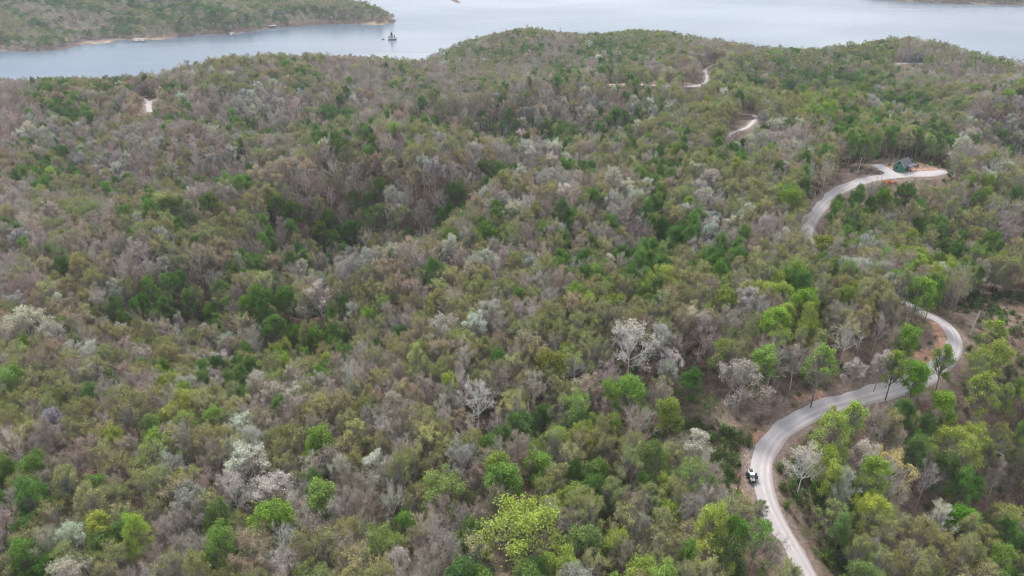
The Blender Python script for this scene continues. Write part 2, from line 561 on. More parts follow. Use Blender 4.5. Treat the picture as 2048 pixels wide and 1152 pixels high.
ROAD_A = [(1650, 1215), (1612, 1148), (1578, 1085), (1545, 1030), (1526, 980), (1522, 940), (1532, 900), (1556, 868), (1593, 843), (1640, 819), (1690, 804), (1740, 789), (1804, 772), (1845, 757),
          (1876, 738), (1900, 712), (1911, 688), (1907, 668), (1890, 649), (1866, 634), (1846, 625), (1826, 614), (1790, 595), (1745, 574), (1700, 555), (1660, 530), (1632, 507), (1618, 487), (1614, 462), (1626, 436), (1647, 409),
          (1672, 386), (1706, 369), (1745, 358), (1778, 353), (1813, 350), (1860, 348), (1893, 344)]
ROADS = {
    'gravel_road': (ROAD_A, 5.5),
    'driveway': ([(1788, 353), (1780, 347), (1774, 342), (1762, 335), (1752, 330)], 6.5),
    'ridge_road': ([(1455, 275), (1462, 267), (1480, 261), (1497, 253), (1507, 243), (1511, 234), (1500, 229), (1470, 229)], 3.3),
    'valley_road': ([(1190, 171), (1230, 169), (1290, 170), (1340, 173), (1385, 173), (1404, 169), (1415, 160), (1413, 150), (1410, 142), (1420, 133), (1437, 129)], 3.5),
    'turnaround': ([(299, 225), (297, 214), (299, 206), (308, 200), (316, 198)], 4.6),
    'turnaround_branch': ([(298, 206), (290, 200), (281, 196)], 3.6),
    'lake_house_drive': ([(1786, 129), (1805, 127), (1830, 127), (1846, 128)], 5.0),
}
RW = {k: (line_world(p), wd) for k, (p, wd) in ROADS.items()}


def road_dist(x, y, names=None):
    x, y = np.asarray(x, float), np.asarray(y, float)
    d = np.full(x.shape, 1e9)
    sgn = np.zeros(x.shape)
    for k, (W, wd) in RW.items():
        if names and k not in names:
            continue
        near = (x > W[:, 0].min() - 70) & (x < W[:, 0].max() + 70) & (y > W[:, 1].min() - 70) & (y < W[:, 1].max() + 70)
        if not near.any():
            continue
        xi, yi = x[near], y[near]
        best = np.full(xi.shape, 1e9)
        sb = np.zeros(xi.shape)
        for s in range(0, len(xi), 20000):
            dd = np.hypot(xi[s:s + 20000, None] - W[None, :, 0], yi[s:s + 20000, None] - W[None, :, 1])
            j = dd.argmin(1)
            best[s:s + 20000] = dd[np.arange(len(j)), j]
            j2 = np.clip(j, 1, len(W) - 2)
            t = W[j2 + 1] - W[j2 - 1]
            sb[s:s + 20000] = t[:, 0] * (yi[s:s + 20000] - W[j, 1]) - t[:, 1] * (xi[s:s + 20000] - W[j, 0])
        best = best - (wd - 6.0) / 2
        up = best < d[near]
        dn, sn = d[near], sgn[near]
        dn[up], sn[up] = best[up], np.sign(sb[up])
        d[near], sgn[near] = dn, sn
    return d, sgn


# ------------------------------------------------------------------ ground sheet
th = np.radians(np.linspace(-62, 62, 470))
rr = np.concatenate([[5, 20, 40, 60], np.geomspace(78, 1300, 620), np.geomspace(1308, 5200, 190)])
R_, TH = np.meshgrid(rr, th, indexing='ij')
GX, GY = R_ * np.sin(TH), R_ * np.cos(TH)
GZ = height(GX.ravel(), GY.ravel()).reshape(GX.shape)
rd, sg = road_dist(GX.ravel(), GY.ravel())
rd, sg = rd.reshape(GX.shape), sg.reshape(GX.shape)


def blob(pts, r):
    """soft mask round a few ground points given as pixels"""
    out = np.zeros(GX.shape)
    for a, b_ in pts:
        x, y, _ = ground_at(a, b_)
        out = np.maximum(out, np.exp(-((GX - x) ** 2 + (GY - y) ** 2) / (2 * r * r)))
    return out


dirt = np.clip(1.15 - (rd - 3.0) / 3.4, 0, 1.1)
dirt = np.maximum(dirt, blob([(1450, 840), (1500, 820), (1400, 850), (1560, 800), (1860, 700), (1820, 720), (1700, 350), (1480, 1000), (290, 1140), (295, 1080), (275, 960), (2000, 645), (1960, 630)], 5.5) * .8)
clay = np.maximum(blob([(1882, 655), (1890, 668), (1893, 684), (1888, 700), (1870, 712), (1850, 718)], 2.6) * 1.2, blob([(1476, 985), (1487, 1003)], 1.2) * 1.1)
clay = np.maximum(clay, blob([(1500, 880), (1515, 868), (1640, 790), (1600, 795)], 2.0) * .75)
clay = np.maximum(clay, blob([(1790, 336), (1800, 338), (1830, 340), (1850, 339), (1870, 338), (1812, 341), (1778, 335)], 3.0) * .68)
clay = np.maximum(clay, blob([(1270, 168), (1340, 172)], 4) * .5)
shore = ((GZ < 2.4) & (GZ > -1)) * 1.0
M_ = grid_mesh('ground', GX, GY, GZ, M_ground, {'dirt': dirt, 'clay': clay, 'shore': shore})
tag(M_, 'rolling forest floor of brown leaf litter and orange clay', kind='structure')

# lake
me = bpy.data.meshes.new('lake')
me.from_pydata([(-14000, -2000, 0), (14000, -2000, 0), (14000, 24000, 0), (-14000, 24000, 0)], [], [(0, 1, 2, 3)])
me.materials.append(M_water)
lake = bpy.data.objects.new('lake', me)
COL.objects.link(lake)
tag(lake, 'pale grey blue lake beyond the wooded hills', kind='structure')

# road sheets
for k, (W, wd) in RW.items():
    t = np.gradient(W, axis=0)
    t /= np.linalg.norm(t, axis=1)[:, None] + 1e-9
    nrm = np.stack([-t[:, 1], t[:, 0]], 1)
    u = np.linspace(1, -1, 9)
    r2 = np.random.default_rng(3)
    jl = np.convolve(r2.normal(0, .55, len(W)), [.25, .5, .25], 'same')
    jr = np.convolve(r2.normal(0, .25, len(W)), [.25, .5, .25], 'same')
    half = np.where(u[None] > 0, wd / 2 + jl[:, None] * (u[None] > .9), wd / 2 + jr[:, None] * (u[None] < -.9)) * u[None]
    X = W[:, 0, None] + nrm[:, 0, None] * half
    Y = W[:, 1, None] + nrm[:, 1, None] * half
    Z = height(X.ravel(), Y.ravel()).reshape(X.shape) + 0.16 + 0.05 * (1 - u[None] ** 2) - 0.12 * (np.abs(u[None]) > .9)
    if 'branch' in k or k == 'driveway':
        Z = Z + 0.03
    o = grid_mesh(k, X, Y, Z, M_road, {'lane': np.broadcast_to((1 - u[None]) / 2, X.shape)})
    tag(o, kind='structure')

# ------------------------------------------------------------------ tree models
FORMS = {'dome': (15, 4.7, .34), 'broad': (14, 5.8, .30), 'tall': (16.5, 3.1, .38), 'bushy': (12.5, 3.9, .16), 'slim': (14.5, 2.1, .28), 'open': (15.5, 4.6, .45)}
DENS = {  # leaves, leaf size, spread, outer bias
    'bare': (1100, .17, .20, .9), 'bud': (2200, .24, .25, 1.0), 'half': (3900, .265, .30, 1.0), 'full': (8200, .285, .44, .6), 'bloom': (4600, .29, .32, 1.0)}


def bez(a, b, c, n):
    t = np.linspace(0, 1, n)[:, None]
    return (1 - t) ** 2 * a + 2 * t * (1 - t) * b + t * t * c


def tri_tubes(A, B, ra, rb, V, F4):
    """3-sided tapering tubes, vectorised"""
    D = B - A
    L = np.linalg.norm(D, axis=1, keepdims=True) + 1e-9
    D = D / L
    ref = np.where(np.abs(D[:, 2:3]) < .9, np.array([[0, 0, 1.]]), np.array([[1., 0, 0]]))
    U = np.cross(D, ref)
    U /= np.linalg.norm(U, axis=1, keepdims=True)
    W_ = np.cross(D, U)
    pts = []
    for P_, r_ in ((A, ra), (B, rb)):
        for k in range(3):
            a_ = 2 * math.pi * k / 3
            pts.append(P_ + (U * math.cos(a_) + W_ * math.sin(a_)) * r_[:, None])
    pts = np.stack(pts, 1)
    o = sum(len(v) for v in V)
    V.append(pts.reshape(-1, 3))
    b_ = o + np.arange(len(A))[:, None] * 6
    for k in range(3):
        F4.append(b_ + np.array([[k, (k + 1) % 3, 3 + (k + 1) % 3, 3 + k]]))


def tree_arrays(form, dens, seed, lod=0):
    r = np.random.default_rng(seed)
    H, R, base = FORMS[form]
    if form == 'dome' and dens == 'full':
        base = .26
    H = H * r.uniform(.93, 1.07)
    R = R * r.uniform(.92, 1.08)
    zc = H * (base + (1 - base) * .42)
    lean = r.normal(0, .35, 2)
    top = np.array([lean[0] * 1.6, lean[1] * 1.6, H * .80])
    tk = bez(np.zeros(3), np.array([lean[0] * .3, lean[1] * .3, H * .45]), top, 9)
    tk[0, 2] = -0.6
    rad = np.linspace(.23, .07, 9) * H / 15
    TV, TF = [], []
    tri_tubes(tk[:-1], tk[1:], rad[:-1], rad[1:], TV, TF)
    nl = {'dome': 12, 'broad': 13, 'tall': 13, 'bushy': 12, 'slim': 12, 'open': 10}[form]
    CV, CF = [], []
    sec_a, sec_b, ter_a, ter_b = [], [], [], []
    bulge = {k: r.uniform(.87, 1.12) for k in range(nl)}
    limbA, limbB, lr0, lr1 = [], [], [], []
    for i in range(nl):
        s = (i + .5) / nl
        el = math.radians(-18 + 100 * s ** .9) + r.normal(0, .08)
        az = i * 2.39996 + r.normal(0, .25)
        rr_ = bulge[i]
        e = np.array([R * rr_ * math.cos(el) * math.cos(az), R * rr_ * math.cos(el) * math.sin(az),
                      ((H - zc) if el > 0 else (zc - base * H)) * math.sin(el) * rr_])
        end = np.array([lean[0], lean[1], zc]) + e
        end[2] = min(end[2], H * 1.04)
        th_ = np.clip(base * .75 + (end[2] / H - base) * .55 - .05, base * .6, .78)
        k = th_ / .80 * 8
        k0 = int(k)
        st_ = tk[k0] + (tk[min(k0 + 1, 8)] - tk[k0]) * (k - k0)
        ctl = st_ * .45 + end * .55 + np.array([0, 0, -.12 * R if form != 'broad' else .05 * R]) + r.normal(0, .3, 3)
        lb = bez(st_, ctl, end, 6)
        rl = np.linspace(.13, .03, 6) * H / 15
        limbA.append(lb[:-1]); limbB.append(lb[1:]); lr0.append(rl[:-1]); lr1.append(rl[1:])
        for j in range(7):
            t_ = .28 + .72 * (j + r.uniform(0, 1)) / 7
            q = lb[int(t_ * 4.99)] * (1 - (t_ * 5) % 1) + lb[min(int(t_ * 4.99) + 1, 5)] * ((t_ * 5) % 1)
            out = q - np.array([lean[0], lean[1], zc - .25 * H])
            out /= np.linalg.norm(out) + 1e-9
            dr = out + r.normal(0, .75, 3) + np.array([0, 0, .25])
            dr /= np.linalg.norm(dr)
            ln_ = R * r.uniform(.28, .46)
            b2 = q + dr * ln_
            sec_a.append(q); sec_b.append(b2)
            for m in range(6):
                u_ = r.uniform(.25, 1)
                q3 = q + (b2 - q) * u_
                d3 = dr + r.normal(0, .8, 3) + np.array([0, 0, .2])
                d3 /= np.linalg.norm(d3)
                ter_a.append(q3); ter_b.append(q3 + d3 * R * r.uniform(.14, .27))
    sec_a, sec_b, ter_a, ter_b = map(np.array, (sec_a, sec_b, ter_a, ter_b))
    tri_tubes(np.concatenate(limbA), np.concatenate(limbB), np.concatenate(lr0), np.concatenate(lr1), TV, TF)
    wide = 1.0 if lod == 0 else 2.6
    # twigs
    if lod == 0:
        tri_tubes(sec_a, sec_b, np.full(len(sec_a), .045), np.full(len(sec_a), .02), CV, CF)
        nt_ = 7
    else:
        nt_ = 1
        keep = r.permutation(len(ter_a))[:300]
        ter_a, ter_b = ter_a[keep], ter_b[keep]
    # tertiary + twiglets as slender triangles
    A_ = np.repeat(ter_a, nt_, 0)
    B_ = np.repeat(ter_b, nt_, 0)
    u_ = r.uniform(.1, 1, (len(A_), 1))
    q = A_ + (B_ - A_) * u_
    d_ = (B_ - A_) / (np.linalg.norm(B_ - A_, axis=1, keepdims=True) + 1e-9) + r.normal(0, .55, A_.shape) + np.array([0, 0, .15])
    d_ /= np.linalg.norm(d_, axis=1, keepdims=True)
    tip = q + d_ * r.uniform(.45, 1.05, (len(A_), 1))
    TA = np.concatenate([ter_a, q]); TB = np.concatenate([ter_b, tip])
    wd = np.concatenate([np.full(len(ter_a), .030), np.full(len(q), .026)])[:, None] * wide
    D = TB - TA
    sd_ = np.cross(D, r.normal(0, 1, D.shape))
    sd_ /= np.linalg.norm(sd_, axis=1, keepdims=True) + 1e-9
    tv = np.stack([TA + sd_ * wd, TA - sd_ * wd, TB], 1)
    o = sum(len(v) for v in CV)
    CV.append(tv.reshape(-1, 3))
    F3 = o + np.arange(len(tv))[:, None] * 3 + np.array([[0, 1, 2]])
    # leaves
    nlv, sz, spr, outer = DENS[dens]
    if lod:
        nlv, sz = int(nlv * .11) + 12, sz * 2.5
    cen = np.array([lean[0], lean[1], zc])
    dist = np.linalg.norm((TB - cen) / np.array([R, R, H - zc]), axis=1)
    pw = np.clip(dist, .05, 1.15) ** (2 + 6 * outer)
    if dens in ('bud', 'half'):
        pw *= r.uniform(.2, 1, len(pw)) ** 1.5
    clump = np.sin(TB[:, 0] * 1.7 + seed) * np.sin(TB[:, 1] * 1.9 + seed * 2) * np.sin(TB[:, 2] * 1.8)
    pw *= np.clip(.55 + 1.2 * clump, .04, 1.6)
    pw *= .22 + .78 * np.clip((TB[:, 2] / H - base) / (1 - base), 0, 1) ** (.9 if form != 'bushy' else .5)
    idx = r.choice(len(TB), nlv, p=pw / pw.sum())
    lc = TB[idx] + r.normal(0, spr, (nlv, 3)) * np.array([1, 1, .75])
    nv = r.normal(0, 1, (nlv, 3)) + np.array([0, 0, .7])
    nv /= np.linalg.norm(nv, axis=1, keepdims=True)
    a_ = np.cross(nv, r.normal(0, 1, (nlv, 3)))
    a_ /= np.linalg.norm(a_, axis=1, keepdims=True)
    b_ = np.cross(nv, a_)
    s_ = sz * r.uniform(.55, 1.25, (nlv, 1)) * .5
    lv = np.stack([lc - a_ * s_ * 1.25, lc - b_ * s_ * .8, lc + a_ * s_ * 1.25, lc + b_ * s_ * .8], 1)
    o = sum(len(v) for v in CV)
    CV.append(lv.reshape(-1, 3))
    L4 = o + np.arange(nlv)[:, None] * 4 + np.array([[0, 1, 2, 3]])
    return dict(TV=np.concatenate(TV), TF=np.concatenate(TF), CV=np.concatenate(CV),
                CF=np.concatenate(CF) if CF else np.zeros((0, 4), int), C3=F3, L4=L4, H=H, R=R, zc=zc)


def split_meshes(a, name):
    tm = bpy.data.meshes.new(name + '_trunk')
    np_mesh(tm, a['TV'], a['TF'])
    tm.materials.append(M_bark)
    cm = bpy.data.meshes.new(name + '_crown')
    F4 = np.concatenate([a['CF'], a['L4']])
    cm.materials.append(M_bark); cm.materials.append(M_leaf)
    np_mesh(cm, a['CV'], F4, a['C3'], np.concatenate([np.zeros(len(a['CF']), int), np.ones(len(a['L4']), int)]), np.zeros(len(a['C3']), int))
    return tm, cm


def joined_mesh(a, name):
    o = len(a['TV'])
    me = bpy.data.meshes.new(name)
    me.materials.append(M_bark); me.materials.append(M_leaf)
    F4 = np.concatenate([a['TF'], a['CF'] + o, a['L4'] + o])
    m4 = np.concatenate([np.zeros(len(a['TF']) + len(a['CF']), int), np.ones(len(a['L4']), int)])
    np_mesh(me, np.concatenate([a['TV'], a['CV']]), F4, a['C3'] + o, m4, np.zeros(len(a['C3']), int))
    return me


MODELS = {}
for fi, f in enumerate(FORMS):
    for di, d in enumerate(DENS):
        for s in range(3):
            MODELS[(f, d, s)] = tree_arrays(f, d, 100 * fi + 10 * di + s)
LOD = {}
for fi, f in enumerate(('dome', 'broad', 'tall', 'bushy')):
    for di, d in enumerate(DENS):
        for s in range(3):
            LOD[(f, d, s)] = tree_arrays(f, d, 900 + 10 * fi + di + 50 * s, 1)
SPLIT = {}


def get_split(key):
    if key not in SPLIT:
        SPLIT[key] = split_meshes(MODELS[key], 'tree')
    return SPLIT[key]


# ------------------------------------------------------------------ what grows where (64-pixel cells of the view, rows from the top)
MAP = """
mmgmmgmgmgmgmmmmmmmmmmmmmmmmmmmm
gmmgogmgoommmmgggmgggmmmggggmmgo
mgggmmogogmmgmmomgmgmmogggggmmmm
mggmtgmwwmgmmgmgwmwmwoooolgwgomm
mwmowmmgmoggmggwwgmgomowwmggggww
tgwwmommtmotoowmwwmogoggmgommomm
wgomgomgggmgwmgwgmowgwwogggggomm
gmomgggogggomoggmgmmggwmmogoogom
mgomwgtgmwwwmgwmoggmgogoogwollwo
wtowggoggwgomooommogloowlloomg..
twtowwwmmggomoowooooogmolloomg.l
otwmmowgmlgmoomgmlomwmmwgmom....
ogommwmgwwmmmgmmoomlmgww..wgggll
moomoloomgomwomggglmm...wlwmg.ll
mmmolwowwgwomoogmloo....w.wgggoo
ggototmwwgmmoomlggggg...w.wlmwgo
gggogogogmmmgmmmlogoowoo..gowggo
lgwommmgtmmommglglolgg....glooog
""".split()
# LOOK: category, leaf colours, bark colours, [(form, dens, weight)]
MAUVE = (.27, .225, .21)
LOOK = {
    'm': ('bare tree', [(.31, .25, .21), (.34, .28, .23), (.28, .23, .19), (.36, .32, .27)], [(.33, .29, .245), (.37, .325, .275), (.28, .24, .20), (.43, .385, .335)],
          [('dome', 'bare', 4), ('broad', 'bare', 2), ('tall', 'bare', 2), ('dome', 'bud', 2), ('open', 'bare', 2)]),
    'o': ('budding tree', [(.26, .27, .10), (.28, .275, .12), (.23, .255, .085), (.31, .31, .125)], [(.24, .21, .185), (.28, .25, .22)],
          [('dome', 'half', 3), ('dome', 'bud', 3), ('broad', 'half', 2), ('tall', 'half', 1), ('bushy', 'half', .5)]),
    'g': ('leafy tree', [(.115, .205, .048), (.09, .165, .042), (.14, .245, .052), (.13, .20, .06)], [(.17, .15, .13), (.24, .22, .19)],
          [('bushy', 'full', 3), ('tall', 'full', 3), ('dome', 'full', 2), ('slim', 'full', 1)]),
    'l': ('leafy tree', [(.24, .33, .06), (.19, .30, .06), (.28, .34, .07)], [(.22, .20, .17)],
          [('dome', 'full', 3), ('tall', 'full', 2), ('bushy', 'full', 2), ('dome', 'half', 2)]),
    'w': ('blossoming tree', [(.41, .40, .33), (.38, .35, .305), (.45, .455, .36), (.34, .325, .28)], [(.33, .30, .27), (.40, .37, .34)],
          [('dome', 'bloom', 3), ('broad', 'bloom', 2), ('tall', 'bloom', 1), ('dome', 'half', 2)]),
    't': ('budding tree', [(.33, .27, .17), (.36, .31, .19), (.31, .25, .17)], [(.26, .22, .19)],
          [('dome', 'half', 3), ('broad', 'half', 2), ('dome', 'bloom', 1)]),
    'y': ('budding tree', [(.13, .155, .06), (.15, .19, .08)], [(.20, .18, .16)],
          [('tall', 'half', 3), ('slim', 'half', 2), ('bushy', 'half', 2)]),
}
OBJNAME = {'bare tree': 'bare_tree', 'budding tree': 'budding_tree', 'leafy tree': 'leafy_tree', 'blossoming tree': 'blossoming_tree'}


def jig(col, s=.10):
    k = math.exp(random.gauss(0, s))
    return tuple(min(.85, c * k * math.exp(random.gauss(0, s * .5))) for c in col)


def pick(kind, right=False):
    cat, lc, bc, fm = LOOK[kind]
    f, d, _ = random.choices(fm, [q[2] for q in fm])[0]
    if right and random.random() < .6:
        f = random.choice(('tall', 'slim', 'open', 'tall'))
    return (f, d, random.randint(0, 2)), jig(random.choice(lc)), jig(random.choice(bc))


# placed trees: pixel of the crown centre, crown width in pixels, kind, form, density, leaf colour, label
BG, LM, WH, PK, TN, EM, DK = (.13, .30, .05), (.30, .37, .07), (.56, .57, .45), (.43, .37, .33), (.46, .37, .18), (.045, .16, .035), (.02, .045, .02)
HEROES = [
    (1040, 1092, 150, 'l', 'broad', 'full', LM, 'huge spreading yellow green tree at the bottom edge'),
    (555, 1070, 88, 'g', 'bushy', 'full', BG, 'rounded bright green tree below the white blossoming pair'),
    (500, 945, 84, 'w', 'dome', 'bloom', WH, 'cream blossoming tree with pinkish tree below it'),
    (556, 1002, 96, 'w', 'broad', 'bloom', (.56, .52, .46), 'wide white blossoming tree above the bright green tree'),
    (752, 950, 66, 'w', 'dome', 'bloom', (.60, .62, .50), 'lone round creamy white blossoming tree'),
    (470, 990, 78, 'w', 'open', 'bud', PK, 'pinkish bare limbed tree left of the white blossoming tree'),
    (1380, 780, 50, 'g', 'bushy', 'full', EM, 'deep emerald tree standing alone in brown clearing'),
    (1262, 815, 72, 'l', 'bushy', 'full', (.17, .29, .05), 'full light green tree left of the brown clearing'),
    (1283, 850, 46, 'g', 'bushy', 'full', (.09, .24, .04), 'small vivid green tree below the full light green tree'),
    (1332, 845, 52, 'g', 'slim', 'full', (.15, .27, .06), 'feathery green tree at the edge of brown clearing'),
    (1305, 925, 36, 'g', 'bushy', 'full', DK, 'squat blackish green cedar below the grey lime tree'),
    (1482, 772, 86, 'w', 'dome', 'bloom', (.39, .345, .30), 'big pinkish blossoming tree beside the road bank'),
    (1397, 912, 48, 'w', 'tall', 'bloom', (.50, .48, .37), 'slender whitish tree among shrubs left of the parked car'),
    (1262, 700, 96, 'w', 'open', 'bud', (.52, .48, .40), 'big pale limbed tree crowned with whitish buds'),
    (955, 808, 76, 'm', 'open', 'bare', (.5, .46, .42), 'bleached dead tree with leaning white limbs'),
    (1006, 985, 60, 'g', 'tall', 'full', (.11, .27, .06), 'tall fresh green tree above the huge yellow green tree'),
    (1074, 950, 46, 'g', 'tall', 'full', (.13, .31, .06), 'slim bright green tree under a whitish crown'),
    (1060, 915, 40, 'w', 'dome', 'bloom', (.50, .47, .38), 'small whitish crown behind the slim bright green tree'),
    (1121, 902, 56, 'l', 'bushy', 'full', (.24, .33, .07), 'rounded lime tree in the lower middle of the wood'),
    (1262, 905, 56, 'l', 'dome', 'half', (.27, .33, .10), 'grey green tree above the blackish cedar'),
    (1190, 965, 58, 'g', 'bushy', 'full', (.10, .23, .06), 'cool green tree in the lower middle thicket'),
    (1150, 1010, 44, 'g', 'tall', 'full', (.16, .30, .07), 'narrow pale green tree right of the huge yellow tree'),
    (1335, 1058, 62, 'g', 'bushy', 'full', (.13, .26, .04), 'bushy mid green tree near the bottom edge'),
    (1375, 1085, 66, 'w', 'dome', 'half', (.42, .37, .18), 'tan blossoming tree beside the bushy mid green tree'),
    (1168, 1110, 76, 'g', 'bushy', 'full', (.12, .25, .08), 'soft green tree touching the bottom edge of view'),
    (1440, 1005, 50, 'w', 'open', 'bud', (.42, .38, .30), 'grey stemmed tree below the utility pole'),
    (1660, 885, 56, 'l', 'tall', 'half', (.25, .34, .07), 'airy lime tree inside the curve of the road'),
    (1698, 852, 46, 'l', 'slim', 'half', (.27, .37, .06), 'tallest airy lime tree crossing in front of the road'),
    (1708, 750, 44, 'w', 'dome', 'bloom', (.56, .50, .44), 'white blossoming tree on the bank above the road'),
    (1760, 738, 34, 'w', 'tall', 'bloom', (.50, .43, .38), 'pinkish white slim tree beside the road'),
    (1786, 748, 34, 'g', 'slim', 'half', (.15, .30, .05), 'green slim tree standing over the road'),
    (1828, 772, 38, 'g', 'slim', 'full', (.10, .28, .035), 'tall vivid green tree leaning over the road'),
    (1886, 738, 32, 'g', 'slim', 'half', (.13, .28, .05), 'green tree in front of the upper road bend'),
    (1876, 830, 38, 'g', 'slim', 'full', (.15, .33, .05), 'columnar bright green tree right of the road'),
    (1608, 935, 76, 'w', 'open', 'bud', (.50, .46, .37), 'large pale multi stemmed tree right of the parked car'),
    (1778, 945, 72, 't', 'open', 'half', (.44, .36, .15), 'golden tan tree with thick curly crown'),
    (1742, 1030, 62, 'l', 'open', 'full', (.33, .38, .06), 'yellow lime tree on a long pale trunk'),
    (1880, 1045, 66, 'w', 'open', 'bud', (.52, .50, .38), 'whitish tree with bare forked limbs'),
    (1916, 1055, 50, 'g', 'tall', 'full', (.08, .27, .03), 'vivid green tree behind the forked whitish tree'),
    (1906, 905, 72, 'g', 'open', 'full', (.20, .33, .07), 'light green umbrella shaped tree on white trunk'),
    (2012, 1050, 60, 'g', 'open', 'full', (.19, .29, .09), 'pale green tree near the lower right corner'),
    (1668, 1055, 60, 'g', 'bushy', 'half', (.15, .26, .09), 'soft green tree right of the road bottom'),
    (1960, 800, 46, 'g', 'tall', 'half', (.18, .33, .06), 'thin light green tree near the right edge'),
    (1982, 690, 40, 'g', 'slim', 'half', (.17, .32, .06), 'thin leaning green tree below the clearing pole'),
    (1600, 632, 66, 'g', 'dome', 'full', (.12, .29, .04), 'broad bright green crown above the road wood'),
    (1548, 665, 54, 'l', 'tall', 'full', (.22, .35, .05), 'lime tree left of the broad bright green crown'),
    (1522, 745, 40, 'l', 'slim', 'full', (.23, .35, .08), 'slim lime tree beside the big pinkish blossoming tree'),
    (1638, 745, 50, 'l', 'tall', 'half', (.20, .31, .06), 'tattered green tree on the slope above the road'),
    (1590, 730, 34, 'm', 'slim', 'bare', (.4, .34, .32), 'slim bare tree with white trunk above the road'),
    (1692, 680, 60, 'm', 'open', 'bud', (.28, .25, .12), 'forked grey tree with olive tips above the road'),
    (1815, 700, 30, 'g', 'slim', 'full', (.13, .30, .05), 'small ivy covered tree beside the orange bank'),
    (1835, 600, 46, 'g', 'tall', 'full', (.14, .32, .05), 'bright green tree where the road emerges from the wood'),
    (1420, 835, 40, 'y', 'bushy', 'half', (.10, .15, .05), 'low green bushy tree in brown clearing'),
    (626, 748, 42, 'l', 'dome', 'full', (.26, .34, .05), 'clumpy yellow green tree on the left middle slope'),
    (668, 775, 48, 'l', 'dome', 'full', (.17, .23, .05), 'dull green tree below the clumpy yellow green tree'),
    (640, 925, 56, 'g', 'bushy', 'full', (.09, .26, .03), 'vivid green tree left of the lone creamy tree'),
    (650, 905, 56, 'g', 'slim', 'full', (.13, .28, .06), 'feathery green tree behind the vivid green tree'),
    (650, 1022, 42, 'g', 'slim', 'full', (.15, .31, .08), 'feathery pale green tree right of the white blossom'),
    (818, 1065, 52, 'g', 'bushy', 'full', (.10, .26, .05), 'fresh green tree amid grey bare trees'),
    (765, 1110, 84, 'o', 'broad', 'full', (.19, .26, .07), 'olive green tree at the bottom edge left of centre'),
    (885, 1000, 92, 'l', 'broad', 'full', (.21, .28, .08), 'broad yellowish olive tree in the lower middle'),
    (470, 815, 40, 'g', 'bushy', 'full', (.10, .29, .05), 'small round bright green tree on the left slope'),
    (382, 840, 34, 'l', 'dome', 'full', (.24, .35, .05), 'small lime tree on the left slope'),
    (320, 935, 86, 'o', 'broad', 'half', (.24, .30, .09), 'wide olive green tree in the lower left'),
    (385, 985, 66, 'o', 'dome', 'half', (.27, .31, .09), 'olive tree left of the pinkish limbed tree'),
    (205, 1050, 36, 'g', 'bushy', 'full', (.10, .29, .04), 'small vivid green tree in the lower left'),
    (55, 665, 80, 'w', 'dome', 'bloom', (.50, .50, .36), 'pale greenish white tree near the left edge'),
    (640, 610, 64, 'w', 'dome', 'bloom', (.50, .43, .38), 'pinkish white domed tree right of the green hollow'),
    (445, 735, 60, 'w', 'broad', 'bloom', (.50, .47, .42), 'white tree above cream tree on the left slope'),
    (430, 775, 50, 'w', 'dome', 'bloom', (.50, .46, .37), 'cream tree below white tree on the left slope'),
    (525, 605, 52, 'g', 'tall', 'full', (.08, .22, .035), 'bright green tree in the left hollow'),
    (572, 608, 42, 'g', 'tall', 'full', (.065, .18, .035), 'darker green tree at the right of the hollow'),
    (500, 628, 40, 'g', 'bushy', 'full', (.09, .24, .04), 'green tree at the left of the hollow'),
    (425, 638, 34, 'g', 'bushy', 'full', (.10, .27, .04), 'round green tree left of the hollow group'),
    (640, 690, 62, 'g', 'tall', 'full', (.09, .22, .045), 'tall green tree below the pinkish white dome'),
    (590, 682, 36, 'g', 'bushy', 'full', (.09, .25, .045), 'round green tree beside the tall green tree'),
    (552, 670, 48, 'g', 'tall', 'full', (.08, .21, .045), 'green tree at the foot of the hollow'),
    (912, 400, 42, 'g', 'dome', 'full', (.055, .15, .035), 'dark green domed tree on the middle slope'),
    (762, 388, 32, 'g', 'bushy', 'full', (.07, .18, .04), 'dark green tree below the pale crest'),
    (1045, 395, 27, 'g', 'bushy', 'full', (.06, .16, .035), 'small dark green tree on the middle slope'),
    (590, 432, 36, 'g', 'tall', 'full', (.06, .15, .035), 'dark green tree in the middle hollow'),
    (664, 456, 36, 'g', 'bushy', 'full', (.06, .16, .035), 'dark green tree in the middle hollow second from left'),
    (705, 486, 54, 'g', 'bushy', 'full', (.05, .14, .03), 'wide dark green tree at the hollow bottom'),
    (640, 480, 40, 'g', 'bushy', 'full', (.07, .15, .03), 'dark green tree beside the wide hollow tree'),
    (420, 430, 50, 'g', 'dome', 'full', (.06, .14, .035), 'dark green domed tree far left of the hollow'),
    (350, 442, 56, 'g', 'dome', 'full', (.05, .12, .035), 'darkest green domed tree on the left middle slope'),
    (900, 492, 46, 'g', 'tall', 'full', (.08, .19, .04), 'green tree in the central hollow'),
    (978, 480, 48, 'g', 'tall', 'full', (.08, .20, .04), 'bright green tree in the central hollow'),
    (995, 442, 42, 'g', 'bushy', 'full', (.06, .16, .035), 'darker green tree above the central hollow'),
    (264, 493, 34, 'g', 'bushy', 'full', (.08, .21, .04), 'round green tree below the left slope'),
    (555, 425, 40, 'g', 'tall', 'full', (.055, .14, .035), 'dark green tree above the middle hollow'),
    (760, 445, 44, 'o', 'dome', 'full', (.13, .18, .06), 'olive domed tree in the middle slope'),
    (1463, 465, 46, 'w', 'dome', 'bloom', (.56, .54, .38), 'cream blossoming tree right of centre on the middle slope'),
    (1715, 190, 52, 'g', 'broad', 'full', (.12, .25, .045), 'bright green crown on the far right hilltop'),
    (1760, 410, 46, 'g', 'tall', 'full', (.08, .20, .03), 'vivid green tree below the green house'),
    (1975, 495, 46, 'g', 'broad', 'full', (.07, .20, .035), 'flat topped green tree near the right edge'),
